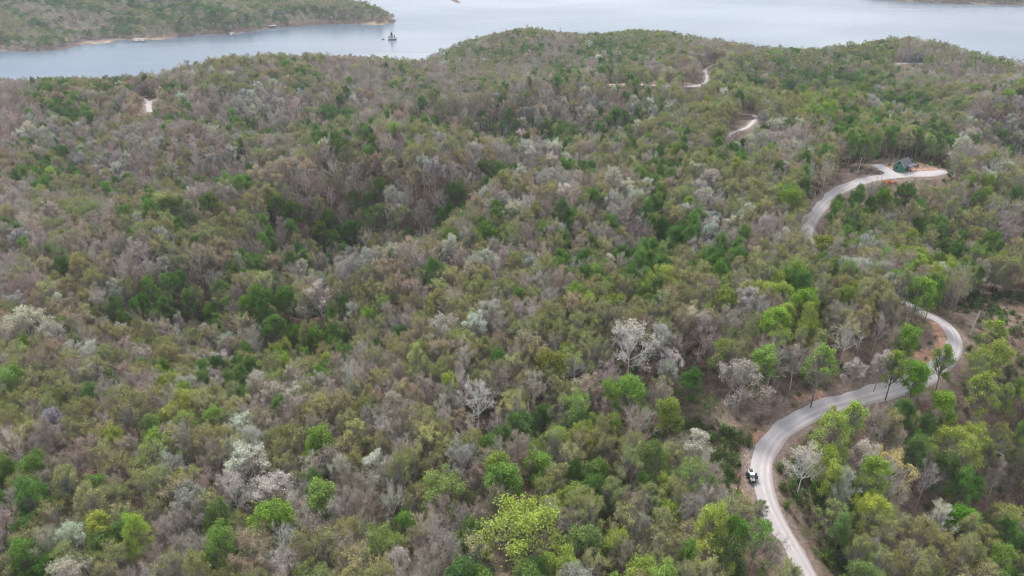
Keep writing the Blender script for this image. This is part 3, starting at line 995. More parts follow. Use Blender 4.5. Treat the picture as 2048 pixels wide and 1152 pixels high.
    (1580, 425, 56, 'g', 'dome', 'full', (.12, .25, .045), 'fresh green tree left of the pale road curve'),
    (1642, 512, 50, 'g', 'dome', 'full', (.15, .25, .05), 'olive green crown hiding the road between its two curves'),
    (1672, 545, 46, 'o', 'dome', 'half', (.24, .27, .09), 'pale olive crown over the hidden stretch of road'),
    (1445, 625, 60, 'g', 'dome', 'full', (.13, .24, .05), 'wide green crown right of centre'),
    (1225, 630, 60, 'g', 'broad', 'full', (.14, .25, .05), 'wide green crown at centre right'),
    (165, 1090, 40, 'w', 'dome', 'bloom', PK, 'small pink blossoming tree in the lower left'),
    (1150, 740, 60, 'o', 'open', 'half', (.25, .29, .10), 'olive tree with visible trunk at centre'),
    (1100, 745, 50, 'g', 'tall', 'full', (.14, .21, .05), 'dark trunked green tree at centre'),
]

TR = []          # dicts of every tree: x, y, z, key, scale, leaf, bark, kind, hero label
hx, hy, hr = [], [], []
for px, py, wpx, kd, fm, dn, lc, lab in HEROES:
    if kd == 'g':
        lc = (lc[0] * 1.3 + .008, lc[1] * .95, lc[2] * .9)
    if kd == 'w':
        wpx, lc = wpx * .9, tuple(v * .9 for v in lc)
    a_ = MODELS[(fm, dn, 0)]
    s = 1.0
    for _ in range(4):                              # size from the distance, then the ground under the crown
        x, y, z = ground_at(px, py, a_['zc'] * s)
        dep = project(x, y, z + a_['zc'] * s)[2]
        s = min(1.45, max(.55, wpx / FPX * dep / (2.0 * a_['R'])))
        if (fm in ('tall', 'slim')):
            s = min(s, 1.15)
    bk = (.45, .43, .40) if fm == 'open' else jig(LOOK[kd][2][0])
    TR.append(dict(x=x, y=y, z=z, key=(fm, dn, 0), s=s, leaf=lc, bark=bk, kind=kd, lab=lab))
    hx.append(x); hy.append(y); hr.append(a_['R'] * s)
hx, hy, hr = map(np.array, (hx, hy, hr))

# things that must stay in sight: pixels with their ground points
KEEP = [(a, b) for a, b in ROAD_A[1:13]] + [(1526, 960), (1502, 955), (1502, 945), (1502, 965), (1475, 975), (1474, 940), (1474, 920), (1560, 850), (1620, 820), (1665, 812), (1540, 880)]
KEEP += [(a + (c_ - a) * t_ / 5, b + (d_ - b) * t_ / 5) for pl in (ROAD_A[:13], ROAD_A[14:22], ROAD_A[27:]) for (a, b), (c_, d_) in zip(pl, pl[1:]) for t_ in range(5)]
KEEP += [(a, b) for a, b in ROAD_A[13:21]] + [(1860, 700), (1880, 660), (1893, 690), (1940, 660), (1945, 640), (1955, 620), (1990, 640), (2030, 640)]
KEEP += [(a, b) for a, b in ROAD_A[26:]] + [(1715, 346), (1715, 335), (1623, 415), (1623, 400), (1803, 340), (1790, 335), (1790, 325), (1805, 330), (1820, 325), (1830, 338), (1860, 340), (1840, 345), (1778, 362)]
for key_, n0 in (('ridge_road', 0), ('valley_road', 4), ('turnaround', 0), ('turnaround_branch', 0), ('lake_house_drive', 0)):
    pl = ROADS[key_][0][n0:]
    for (a, b), (c_, d_) in zip(pl, pl[1:]):
        KEEP += [(a + (c_ - a) * t_ / 2, b + (d_ - b) * t_ / 2) for t_ in range(2)]
KEEP += [(1408, 168), (1415, 160), (1413, 150), (1410, 142), (1465, 266), (1480, 261), (1495, 254), (1508, 243), (298, 215), (298, 206), (290, 200), (308, 200), (1830, 124), (1810, 127), (1220, 169), (1250, 169), (1280, 169), (1310, 171), (1340, 173), (1370, 173)]
def inpoly(px, py, poly):
    return poly_sd(np.array([float(px)]), np.array([float(py)]), np.array(poly, float))[0] > 0


for poly in ([(1935, 605), (2060, 595), (2060, 672), (1960, 678)], [(1345, 800), (1400, 790), (1480, 860), (1500, 860), (1480, 900), (1350, 850)], [(1690, 350), (1720, 330), (1780, 330), (1890, 338), (1890, 348), (1740, 352), (1640, 400)],
             [(1375, 172), (1402, 168), (1402, 176), (1375, 178)]):
    P_ = np.array(poly)
    for a in range(int(P_[:, 0].min()), int(P_[:, 0].max()), 9):
        for b in range(int(P_[:, 1].min()), int(P_[:, 1].max()), 7):
            if inpoly(a, b, poly):
                KEEP.append((a, b))
KW = []
for a, b in KEEP:
    x, y, z = ground_at(a, b)
    KW.append((a, b, math.hypot(x, y)))
KW = np.array(KW)

CLEAR = [  # polygons of ground pixels and the share of trees kept there
    ([(1325, 790), (1400, 745), (1440, 800), (1490, 830), (1540, 790), (1580, 800), (1500, 885), (1500, 1020), (1455, 1000), (1370, 940), (1335, 900)], .03),
    ([(1930, 600), (2060, 592), (2060, 690), (1965, 690), (1925, 640)], .05),
    ([(1700, 735), (1800, 690), (1870, 640), (1900, 660), (1880, 735), (1760, 780)], .15),
    ([(1560, 800), (2060, 760), (2060, 1160), (1640, 1160), (1540, 990), (1560, 900)], .52),
    ([(1690, 347), (1750, 326), (1900, 331), (1910, 352), (1740, 368), (1660, 400), (1645, 400)], .04),
    ([(1720, 375), (1900, 356), (1880, 420), (1640, 480)], .6),
    ([(1180, 166), (1400, 168), (1400, 176), (1180, 176)], .0),
    ([(250, 900), (300, 900), (320, 1000), (320, 1160), (265, 1160), (290, 1050), (255, 960)], .1),
]
CLEARW = [(np.array([ground_at(a, b)[:2] for a, b in pl]), k) for pl, k in CLEAR]

cand = []
for r0, r1, sp in ((85, 330, 5.6), (330, 620, 6.15), (620, 1240, 7.0), (1240, 2300, 9.5), (2300, 3600, 17)):
    xs = np.arange(-r1, r1, sp)
    ys = np.arange(0, r1, sp * .9)
    X, Y = np.meshgrid(xs, ys)
    X = X + (np.arange(len(ys)) % 2)[:, None] * sp / 2
    X = X + rng.uniform(-.32, .32, X.shape) * sp
    Y = Y + rng.uniform(-.32, .32, X.shape) * sp
    R2 = np.hypot(X, Y)
    k = (R2 >= r0) & (R2 < r1) & (np.abs(X) < Y * .80 + 60)
    cand.append(np.stack([X[k], Y[k], np.full(k.sum(), sp)], 1))
cand = np.concatenate(cand)
cz = height(cand[:, 0], cand[:, 1])
k = cz > 1.6
cand, cz = cand[k], cz[k]
px_, py_, dep_ = project(cand[:, 0], cand[:, 1], cz + 9)
k = (px_ > -190) & (px_ < 2240) & (py_ > -60) & (py_ < 1290) & (dep_ > 0)
cand, cz, px_, py_ = cand[k], cz[k], px_[k], py_[k]
cd, cs = road_dist(cand[:, 0], cand[:, 1])
k = cd > np.where(np.hypot(cand[:, 0], cand[:, 1]) < 330, np.where((py_ > 495) & (py_ < 612), 3.6, 6.5), 4.0)
for pl, share in CLEARW:
    ins = poly_sd(cand[:, 0], cand[:, 1], pl) > 0
    k &= ~(ins & (rng.random(len(cand)) > share))
for x, y, r_ in zip(hx, hy, hr):
    k &= np.hypot(cand[:, 0] - x, cand[:, 1] - y) > r_ * .8 + 2.0
cand, cz, px_, py_ = cand[k], cz[k], px_[k], py_[k]
x_, y_ = cand[:, 0], cand[:, 1]
rc = np.hypot(x_, y_)

fx, fy = .021, .017
REL = cz - np.mean([height(cand[:, 0] + 62 * math.cos(a_), cand[:, 1] + 62 * math.sin(a_)) for a_ in np.arange(6) * math.pi / 3], axis=0)
for i in range(len(cand)):
    x, y, sp = cand[i]
    z = cz[i]
    col, row = int(np.clip((px_[i] + random.gauss(0, 16)) // 64, 0, 31)), int(np.clip((py_[i] + random.gauss(0, 10)) // 64, 0, 17))
    c = MAP[row][col]
    nn = math.sin(x * fx + 2 * math.sin(y * fy)) + math.sin(y * .033 + x * .012)
    if c == '.':
        c = random.choice('yymogl')
    elif random.random() < .36:
        right = px_[i] > 1250
        wts_ = dict(m=6.2, o=2.2, g=.8, w=.9, t=.7, l=.12) if not right else dict(m=3.0, o=3.8, g=2.0, w=.8, t=.4, l=1.0)
        if row < 5 and px_[i] > 900: wts_['g'] += 1.6
        if row >= 12 and px_[i] > 1500: wts_.update(l=1.6, g=3.2, y=2.5)
        if row >= 13 and 850 < px_[i] < 1500: wts_.update(y=2.6, g=2.2, l=1.0)
        if 9 <= row and px_[i] < 1250: wts_.update(m=3.2, o=4.0, l=.7, g=1.1)
        c = random.choices(list(wts_), list(wts_.values()))[0]
    rl = REL[i]
    if rl < -3.5:                                  # hollows: greener, fewer blossoms
        if c in 'wtml' and random.random() < .34: c = 'g'
    elif rl > 2.5:                                 # crests: pale and budding
        if c == 'g' and random.random() < .6: c = 'o'
        elif c == 'm' and random.random() < .35: c = random.choice('wto')
    if c == 'w' and random.random() < .35: c = 'm'
    if c == 'o' and px_[i] < 1150 and random.random() < (.28 if py_[i] < 560 else .04): c = 'm'
    if c == 'g' and random.random() < (.30 if px_[i] < 1000 else .12): c = 'o'
    if c == 'g' and rc[i] > 750 and random.random() < .35: c = random.choice('om')
    if rc[i] > 1240:
        c = 'mgogg'[int(2.5 + 2.4 * math.sin(x * .013 + 2 * math.sin(y * .009)) * math.cos(y * .011 + 1))] if random.random() < .6 else random.choice('mmoogy')
    key, lf, bk = pick(c, px_[i] > 1560 and py_[i] > 600)
    if rc[i] > 600 and key[0] in ('tall', 'slim'):
        key = (random.choice(('dome', 'bushy')), key[1], key[2])
    if rc[i] > 700:
        key = (key[0] if key[0] in ('dome', 'broad', 'tall', 'bushy') else 'dome', key[1], key[2])
        if rc[i] > 1240 and c == 'g':
            lf = tuple(v * .85 for v in lf)
    s = random.triangular(.55, 1.04, .77) * (.96 if sp < 6.3 else (1.06 if sp < 7 else (1.12 if sp < 8 else 1.55 if sp < 12 else 2.4)))
    if c == 'w': s *= .95
    if rc[i] > 1240 and z < 7: s *= .75
    if c == 'y': s *= .75
    if sp < 9:                                     # canopy height is more even than crown width
        sz = (1.03 + .45 * (s - .80) + random.gauss(0, .08)) * (.62 if c == 'y' else 1.0) * (1.12 if key[0] == 'bushy' else 1.0)
    else:
        sz = s * random.uniform(.7, .85)
    a_ = MODELS[key]
    u1, v1, dp1 = project(x, y, z + a_['H'] * sz)
    u0, v0, dp0 = project(x, y, z + a_['H'] * sz * .25)
    hw = (a_['R'] * s * .95 + .3) * FPX / dp1
    if ((np.abs(KW[:, 0] - (u0 + u1) / 2) < hw) & (KW[:, 1] > v1 - 3) & (KW[:, 1] < v0 + 1) & (rc[i] < KW[:, 2] - 1)).any():
        continue
    TR.append(dict(x=x, y=y, z=z, key=key, s=s, sz=sz, leaf=lf, bark=bk, kind=c, lab=None))

# ------------------------------------------------------------------ single trees: the largest in view of each kind
for t in TR:
    a_ = MODELS[t['key']]
    t['px'], t['py'], t['dep'] = [float(v) for v in project(t['x'], t['y'], t['z'] + a_['zc'] * t['s'])]
    t['size'] = a_['R'] * t['s'] / t['dep'] * FPX
    t['cat'] = LOOK[t['kind']][0]
    t['rot'] = random.uniform(0, 6.283)
    t.setdefault('sz', t['s'])
    t['single'] = t['lab'] is not None
LIMIT = 295
for cat in OBJNAME:
    k = sorted([t for t in TR if t['cat'] == cat and t['lab'] is None and -25 < t['px'] < 2073 and t['py'] < 1185 and t['dep'] < 620], key=lambda t: -t['size'])
    k = k[:LIMIT - sum(1 for t in TR if t['cat'] == cat and t['lab'])]
    for t in k:
        t['single'] = True

LANDMARKS = [(t['px'], t['py'], t['lab']) for t in TR if t['lab']]
LANDMARKS += [(1502, 955, 'parked car with open doors'), (1474, 950, 'utility pole by the parked car'), (1948, 645, 'utility pole in the clearing'), (1804, 325, 'green house'), (1910, 690, 'upper road bend'), (1522, 900, 'lower road bend'), (1610, 1140, 'bottom end of the road')]
LMA = np.array([(a, b) for a, b, _ in LANDMARKS])


def look_words(t):
    f, d, _ = t['key']
    c = t['leaf']
    shape = {'dome': 'domed', 'broad': 'broad', 'tall': 'tall', 'bushy': 'bushy', 'slim': 'slim', 'open': 'open'}[f]
    if t['cat'] == 'bare tree': colr = 'grey bare'
    elif t['cat'] == 'blossoming tree': colr = 'cream' if c[1] > c[0] * .94 else 'pinkish'
    elif t['kind'] == 't': colr = 'tan budding'
    elif t['kind'] == 'y': colr = 'dull green'
    elif t['kind'] == 'l': colr = 'lime'
    elif t['kind'] == 'g': colr = 'dark green' if c[1] < .15 else 'green'
    else: colr = 'olive budding'
    return f'{shape} {colr} tree'


SHORT = {}
for a, b, l in LANDMARKS:
    SHORT[(a, b)] = l
groups_ = {}
for t in TR:
    if t['single'] and t['lab'] is None:
        d = np.hypot(LMA[:, 0] - t['px'], LMA[:, 1] - t['py'])
        j = int(d.argmin())
        dx, dy = t['px'] - LMA[j, 0], t['py'] - LMA[j, 1]
        if abs(dx) > 2.2 * abs(dy): w_ = 'left of' if dx < 0 else 'right of'
        elif abs(dy) > 2.2 * abs(dx): w_ = 'behind' if dy < 0 else 'in front of'
        else: w_ = ('behind left of' if dx < 0 else 'behind right of') if dy < 0 else ('front left of' if dx < 0 else 'front right of')
        groups_.setdefault((look_words(t), w_, j), []).append((d[j], t))
ORD = ['', 'second ', 'third ', 'fourth ', 'fifth ', 'sixth ', 'seventh ', 'eighth ', 'ninth ', 'tenth ', 'eleventh ', 'twelfth ']


def shorten(l, k):
    ws = l.split()
    return ' '.join(ws[:k])


HEADS = {}
for a, b, l in LANDMARKS:
    for cut in (' with ', ' below ', ' above ', ' left of ', ' right of ', ' beside ', ' at the ', ' behind ', ' under ', ' near ', ' inside ', ' in ', ' on the ', ' on a ', ' of ', ' crossing ', ' touching ', ' standing ', ' leaning ', ' among ', ' amid ', ' crowned ', ' where '):
        i = l.find(cut)
        if i > 14: l = l[:i]
    HEADS.setdefault(l, 0)
    HEADS[l] += 1
lm_head = []
for a, b, l in LANDMARKS:
    h = l
    for cut in (' with ', ' below ', ' above ', ' left of ', ' right of ', ' beside ', ' at the ', ' behind ', ' under ', ' near ', ' inside ', ' in ', ' on the ', ' on a ', ' of ', ' crossing ', ' touching ', ' standing ', ' leaning ', ' among ', ' amid ', ' crowned ', ' where '):
        i = h.find(cut)
        if i > 14: h = h[:i]
    lm_head.append(h if HEADS[h] == 1 else l)
for (lw, w_, j), ts in groups_.items():
    ts.sort(key=lambda q: q[0])
    for i, (_, t) in enumerate(ts):
        room = 16 - len(lw.split()) - len(w_.split()) - 2
        t['lab'] = f"{ORD[min(i, 11)]}{lw} {w_} the {shorten(lm_head[j], room)}"

GROUPN = {'bare tree': 'bare grey trees of the wood', 'budding tree': 'budding trees of the wood', 'leafy tree': 'leafy green trees of the wood', 'blossoming tree': 'blossoming trees of the wood'}
PROTO = {}


def proto_tree(cat, key):
    """first tree of a kind and shape: an empty with its trunk and crown"""
    tm, cm = get_split(key)
    root = bpy.data.objects.new(OBJNAME[cat], None)
    tk = bpy.data.objects.new('trunk', tm)
    cr_ = bpy.data.objects.new('crown', cm)
    tk.parent = root
    cr_.parent = root
    return root, tk, cr_


for t in TR:
    if not t['single']:
        continue
    kk = (t['cat'], t['key'])
    if kk not in PROTO:
        PROTO[kk] = proto_tree(*kk)
        root, tk, cr_ = PROTO[kk]
    else:
        a0, b0, c0 = PROTO[kk]
        root, tk, cr_ = a0.copy(), b0.copy(), c0.copy()
        tk.parent = root
        cr_.parent = root
    for o in (root, tk, cr_):
        COL.objects.link(o)
    root.location = (t['x'], t['y'], t['z'])
    root.rotation_euler = (0, 0, t['rot'])
    root.scale = (t['s'], t['s'], t['sz'])
    for o in (tk, cr_):
        o['leafcol'] = [float(v) for v in t['leaf']]
        o['barkcol'] = [float(v) for v in t['bark']]
    tag(root, t['lab'], t['cat'], GROUPN[t['cat']])

# ------------------------------------------------------------------ instanced masses (stuff)
def scatter(name, items, meshes, label, cat=None):
    """items: list of (x, y, z, idx, rot, sx, sz, leaf, bark)"""
    coll = bpy.data.collections.new(name + '_models')
    for i, me_ in enumerate(meshes):
        coll.objects.link(bpy.data.objects.new('%s_model_%03d' % (name, i), me_))
    me_ = bpy.data.meshes.new(name)
    A = np.array([[q[0], q[1], q[2]] for q in items], np.float32)
    me_.vertices.add(len(A))
    me_.vertices.foreach_set('co', A.reshape(-1))
    at_ = me_.attributes.new('pidx', 'INT', 'POINT')
    at_.data.foreach_set('value', np.array([q[3] for q in items], np.int32))
    for nm, arr in (('prot', [(0, 0, q[4]) for q in items]), ('pscl', [(q[5], q[5], q[6]) for q in items]), ('leafcol', [q[7] for q in items]), ('barkcol', [q[8] for q in items])):
        at_ = me_.attributes.new(nm, 'FLOAT_VECTOR', 'POINT')
        at_.data.foreach_set('vector', np.array(arr, np.float32).reshape(-1))
    o = bpy.data.objects.new(name, me_)
    COL.objects.link(o)
    ng = bpy.data.node_groups.new(name + '_nodes', 'GeometryNodeTree')
    ng.interface.new_socket('Geometry', in_out='INPUT', socket_type='NodeSocketGeometry')
    ng.interface.new_socket('Geometry', in_out='OUTPUT', socket_type='NodeSocketGeometry')
    gi, go = ng.nodes.new('NodeGroupInput'), ng.nodes.new('NodeGroupOutput')
    ci = ng.nodes.new('GeometryNodeCollectionInfo')
    ci.inputs['Collection'].default_value = coll
    ci.inputs['Separate Children'].default_value = True
    ci.inputs['Reset Children'].default_value = True
    ip = ng.nodes.new('GeometryNodeInstanceOnPoints')
    ip.inputs['Pick Instance'].default_value = True

    def na(nm, ty):
        q = ng.nodes.new('GeometryNodeInputNamedAttribute')
        q.data_type = ty
        q.inputs['Name'].default_value = nm
        return q.outputs['Attribute']
    L = ng.links.new
    L(gi.outputs[0], ip.inputs['Points'])
    L(ci.outputs[0], ip.inputs['Instance'])
    L(na('pidx', 'INT'), ip.inputs['Instance Index'])
    L(na('prot', 'FLOAT_VECTOR'), ip.inputs['Rotation'])
    L(na('pscl', 'FLOAT_VECTOR'), ip.inputs['Scale'])
    L(ip.outputs[0], go.inputs[0])
    md = o.modifiers.new('scatter', 'NODES')
    md.node_group = ng
    tag(o, label, cat, kind='stuff')
    return o


mkeys = list(MODELS)
lkeys = list(LOD)
near_items, far_items = [], []
for t in TR:
    if t['single']:
        continue
    rr0 = math.hypot(t['x'], t['y'])
    if rr0 > 800 and t['key'] in LOD:
        it = (len(mkeys) + lkeys.index(t['key']))
    else:
        it = mkeys.index(t['key'])
    row = (t['x'], t['y'], t['z'], it, t['rot'], t['s'], t['sz'], t['leaf'], t['bark'])
    (far_items if rr0 > 1240 else near_items).append(row)
jm = [joined_mesh(MODELS[k], 'wood') for k in mkeys] + [joined_mesh(LOD[k], 'wood') for k in lkeys]
scatter('woodland', near_items, jm, 'mixed spring woodland of grey, olive, green and white crowns covering the hills')
far_items = [(q[0], q[1], q[2], q[3] - len(mkeys) if q[3] >= len(mkeys) else 0) + q[4:] for q in far_items]
scatter('far_woodland', far_items, jm[len(mkeys):], 'bluish wood on the far shore of the lake')

# ---- undergrowth
def shrub_arrays(seed, nl, size, H=1.6, R=1.2):
    r = np.random.default_rng(seed)
    CV, CF = [], []
    ns = 26
    az = r.uniform(0, 6.28, ns)
    el = r.uniform(.25, 1.5, ns)
    tips = np.stack([np.cos(az) * np.cos(el) * R, np.sin(az) * np.cos(el) * R, np.sin(el) * H], 1) * r.uniform(.6, 1.05, (ns, 1))
    A_ = np.zeros((ns, 3)) + r.normal(0, .12, (ns, 3)) * [1, 1, 0] + [0, 0, -.15]
    D = tips - A_
    sd_ = np.cross(D, r.normal(0, 1, D.shape)); sd_ /= np.linalg.norm(sd_, axis=1, keepdims=True)
    tw = np.stack([A_ + sd_ * .035, A_ - sd_ * .035, tips], 1)
    t2 = np.repeat(tips, 5, 0)
    b2 = t2 * r.uniform(.4, .95, (len(t2), 1))
    d2 = b2 + r.normal(0, .35, b2.shape) + [0, 0, .15]
    s2 = np.cross(d2 - b2, r.normal(0, 1, b2.shape)); s2 /= np.linalg.norm(s2, axis=1, keepdims=True) + 1e-9
    tw2 = np.stack([b2 + s2 * .025, b2 - s2 * .025, d2], 1)
    tv = np.concatenate([tw, tw2])
    V = tv.reshape(-1, 3)
    F3 = np.arange(len(tv))[:, None] * 3 + np.array([[0, 1, 2]])
    idx = r.integers(0, len(tips) * 5, nl)
    lc = d2[idx] + r.normal(0, .16, (nl, 3))
    lc[:, 2] = np.abs(lc[:, 2])
    nv = r.normal(0, 1, (nl, 3)) + [0, 0, .8]
    a_ = np.cross(nv, r.normal(0, 1, (nl, 3))); a_ /= np.linalg.norm(a_, axis=1, keepdims=True)
    b_ = np.cross(nv / np.linalg.norm(nv, axis=1, keepdims=True), a_)
    s_ = size * r.uniform(.6, 1.2, (nl, 1)) * .5
    lv = np.stack([lc - a_ * s_, lc - b_ * s_ * .7, lc + a_ * s_, lc + b_ * s_ * .7], 1)
    L4 = len(V) + np.arange(nl)[:, None] * 4 + np.array([[0, 1, 2, 3]])
    me_ = bpy.data.meshes.new('shrub')
    me_.materials.append(M_bark); me_.materials.append(M_leaf)
    np_mesh(me_, np.concatenate([V, lv.reshape(-1, 3)]), L4, F3, np.ones(nl, int), np.zeros(len(F3), int))
    return me_


shm = [shrub_arrays(1, 30, .2), shrub_arrays(2, 260, .24), shrub_arrays(3, 420, .26), shrub_arrays(4, 160, .22), shrub_arrays(5, 600, .26, 2.2, 1.3)]
sx = []
for r0, r1, sp in ((88, 300, 2.4), (300, 460, 3.6)):
    X, Y = np.meshgrid(np.arange(-r1, r1, sp), np.arange(0, r1, sp))
    X = X + rng.uniform(-.5, .5, X.shape) * sp
    Y = Y + rng.uniform(-.5, .5, X.shape) * sp
    R2 = np.hypot(X, Y)
    k = (R2 >= r0) & (R2 < r1) & (np.abs(X) < Y * .78 + 25)
    sx.append(np.stack([X[k], Y[k]], 1))
sx = np.concatenate(sx)
szz = height(sx[:, 0], sx[:, 1])
sd_, _ = road_dist(sx[:, 0], sx[:, 1])
spx, spy, sdp = project(sx[:, 0], sx[:, 1], szz)
GREENSP = [ground_at(a, b)[:2] for a, b in ((1420, 900), (1440, 920), (1455, 940), (1460, 960), (1445, 890), (1400, 880), (1590, 970), (1440, 985), (370, 1040), (390, 1045), (1250, 1000), (1720, 1000), (1980, 620), (1900, 590), (1950, 600), (2010, 600), (1690, 1130))]
dens_n = .5 + .5 * np.sin(sx[:, 0] * .11 + 1.7 * np.sin(sx[:, 1] * .07)) * np.sin(sx[:, 1] * .09 + 1)
nearg = np.zeros(len(sx))
for gx, gy in GREENSP:
    nearg = np.maximum(nearg, np.exp(-((sx[:, 0] - gx) ** 2 + (sx[:, 1] - gy) ** 2) / 55))
prob = .20 + .45 * dens_n + .9 * nearg
prob = np.where(sd_ < 7.0, .26, prob) * (sd_ > 4.3)
brown = poly_sd(sx[:, 0], sx[:, 1], CLEARW[0][0]) > 0
prob = np.where(brown & (nearg < .3), .14, prob)
k = (rng.random(len(sx)) < prob) & (spx > -60) & (spx < 2110) & (spy < 1220)
items = []
for x, y, z, g, b_ in zip(sx[k, 0], sx[k, 1], szz[k], nearg[k], brown[k]):
    rnd = random.random()
    if g > .35 or (rnd < .28 and not b_):
        lf = jig(random.choice([(.09, .15, .035), (.075, .12, .03), (.12, .19, .045), (.06, .10, .03)]), .15); idx = random.choice((1, 2, 4))
    elif rnd < .60:
        lf = jig((.14, .14, .07), .15); idx = random.choice((1, 3))
    else:
        lf = jig((.20, .14, .11), .15); idx = random.choice((0, 0, 3))
    s = random.triangular(.4, 1.5, .7) * (1.35 if g > .35 else 1.0)
    items.append((x, y, z, idx, random.uniform(0, 6.28), s, s * random.uniform(.7, 1.3), lf, jig((.22, .18, .16), .15)))
scatter('undergrowth', items, shm, 'low brown and green undergrowth beneath the trees and along the road')

# ------------------------------------------------------------------ painted and built things
WOODPOLE = plain('pole_wood', (.42, .39, .36), .85, var=.25, scale=2)
WOODPOLE2 = plain('pole_wood_red', (.26, .12, .07), .85, var=.2, scale=2)
PORC = plain('insulator', (.75, .75, .74), .3)
CABLE = plain('cable', (.16, .15, .15), .6)
STEEL = plain('steel', (.4, .4, .42), .4, .7)


def ground3(px, py):
    x, y, z = ground_at(px, py)
    return Vector((x, y, z))


POLES = [  # foot pixel, height, lean (x, y), label, tinted foot
    ((1474, 984), 12.0, (0.25, .1), 'weathered utility pole with reddish foot beside the parked car', True),
    ((1939, 673), 9.6, (0.9, .5), 'whitish leaning utility pole in the clearing right of the road', False),
    ((1767, 742), 8.0, (0.0, 0), 'short grey utility pole on the wooded bank above the road', False),
    ((1715, 349), 8.8, (0.15, 0), 'pale utility pole on the debris bank left of the green house', False),
    ((1622, 424), 9.4, (0.1, 0), 'pale utility pole left of the curving upper road', False),
    ((1635, 494), 6.5, (0.0, 0), 'small pale utility pole where the upper road disappears', False),
    ((1514, 222), 9.0, (0.0, 0), 'thin utility pole at the far ridge road', False),
]
pole_tops = []
for (pp, h, ln_, lab, red) in POLES:
    g = ground3(*pp)
    root = empty('utility_pole', g)
    tag(root, lab, 'utility pole', 'utility poles along the gravel road')
    m = MB()
    m.tube((0, 0, -.8), (ln_[0] * .5, ln_[1] * .5, h * .5), .21, .18, 10, 1 if red else 0)
    m.tube((ln_[0] * .5, ln_[1] * .5, h * .5), (ln_[0], ln_[1], h), .18, .14, 10, 0)
    m.build('pole_shaft', [WOODPOLE, WOODPOLE2], root)
    m = MB()
    m.tube((ln_[0], ln_[1], h), (ln_[0], ln_[1], h + .22), .05, .035, 8)
    m.build('insulator', PORC, root)
    m = MB()
    m.tube((ln_[0] * .82 + .05, ln_[1] * .82, h * .84), (ln_[0] * .82 + .42, ln_[1] * .82 - .1, h * .84), .03, .03, 6)
    m.build('bracket', STEEL, root)
    pole_tops.append(g + Vector((ln_[0], ln_[1], h + .2)))

for i, j, lab in ((0, 2, 'sagging power line from the car pole to the bank pole'), (2, 1, 'sagging power line from the bank pole to the clearing pole'), (5, 4, 'sagging power line beside the curving upper road'), (4, 3, 'sagging power line rising towards the green house')):
    a, b = pole_tops[i], pole_tops[j]
    m = MB()
    prev = None
    for k_ in range(17):
        u = k_ / 16
        p = a.lerp(b, u) - Vector((0, 0, 4 * u * (1 - u) * (a - b).length * .018))
        if prev is not None:
            m.tube(prev, p, .022, .022, 5)
        prev = p
    o = m.build('power_line', CABLE)
    tag(o, lab, 'power line', 'power lines between the poles')
# guy wires of the car pole
gp = pole_tops[0]
for k_, (pp, lab) in enumerate((((1497, 940), 'guy wire running from the car pole down to the verge'), ((1520, 880), 'long guy wire from the car pole towards the road bend'))):
    q = ground3(*pp)
    m = MB()
    m.tube(gp - Vector((0, 0, 1.6)), q, .025, .025, 5)
    o = m.build('guy_wire', CABLE)
    tag(o, lab, 'guy wire', 'guy wires of the car pole')

# ---- broken snag near the bottom right
SNAG = plain('dead_wood', (.36, .34, .31), .9, var=.25, scale=3)
g = ground3(1695, 1150)
m = MB()
pts = [(0, 0, -.5), (.15, 0, 2.2), (.5, .1, 4.6), (.6, .1, 6.4)]
for a, b, r0, r1 in zip(pts, pts[1:], (.20, .17, .13), (.17, .13, .05)):
    m.tube(a, b, r0, r1, 7)
m.tube((.45, .1, 4.3), (1.0, -.1, 5.0), .05, .02, 5)
o = m.build('tree_snag', SNAG)
o.location = g
tag(o, 'pale broken tree trunk standing at the bottom right of the road', 'dead trunk')
for (a, b, ang, L_, lab) in ((1985, 900, 2.0, 7, 'fallen pale log near the right edge below the clearing'), (1810, 738, .35, 5, 'fallen pale log on the bank above the road'), (1995, 705, 2.2, 6, 'fallen grey log beneath the thin leaning tree')):
    g = ground3(a, b)
    m = MB()
    m.tube((-L_ / 2, 0, .22), (L_ * .1, .12, .26), .2, .15, 7)
    m.tube((L_ * .1, .12, .26), (L_ / 2, -.05, .35), .15, .07, 7)
    m.tube((L_ * .1, .1, .26), (L_ * .3, .9, .6), .06, .02, 5)
    o = m.build('fallen_log', SNAG)
    o.location, o.rotation_euler = g, (0, 0, ang)
    tag(o, lab, 'log', 'fallen logs')

# ---- brush piles by the drive
rb = random.Random(4)
BRUSH = plain('brush_wood', (.25, .19, .165), .95, var=.35, scale=1)
for (a, b, L_, lab) in ((1722, 346, 7, 'long heap of cleared brush beside the pale utility pole'), (1742, 340, 7, 'heap of pale cleared brush left of the drive'), (1757, 346, 5, 'dark heap of brush inside the drive fork'), (1865, 820, 5, 'dark brush heap right of the road below the tall vivid tree')):
    g = ground3(a, b)
    m = MB()
    for _ in range(150):
        cx, cy = rb.gauss(0, L_ * .28), rb.gauss(0, L_ * .14)
        hz = max(.05, 1.1 * math.exp(-(cx / L_ * 2.6) ** 2 - (cy / L_ * 5) ** 2)) * rb.random()
        an, el, ll = rb.uniform(0, 6.28), rb.gauss(0, .22), rb.uniform(.8, 2.4)
        d = Vector((math.cos(an) * math.cos(el), math.sin(an) * math.cos(el), math.sin(el))) * ll / 2
        c_ = Vector((cx, cy, hz + .15))
        m.tube(c_ - d, c_ + d, rb.uniform(.03, .10), rb.uniform(.02, .05), 4)
    o = m.build('brush_pile', BRUSH)
    o.location = g
    tag(o, lab, 'brush pile', 'brush piles left by the clearing')

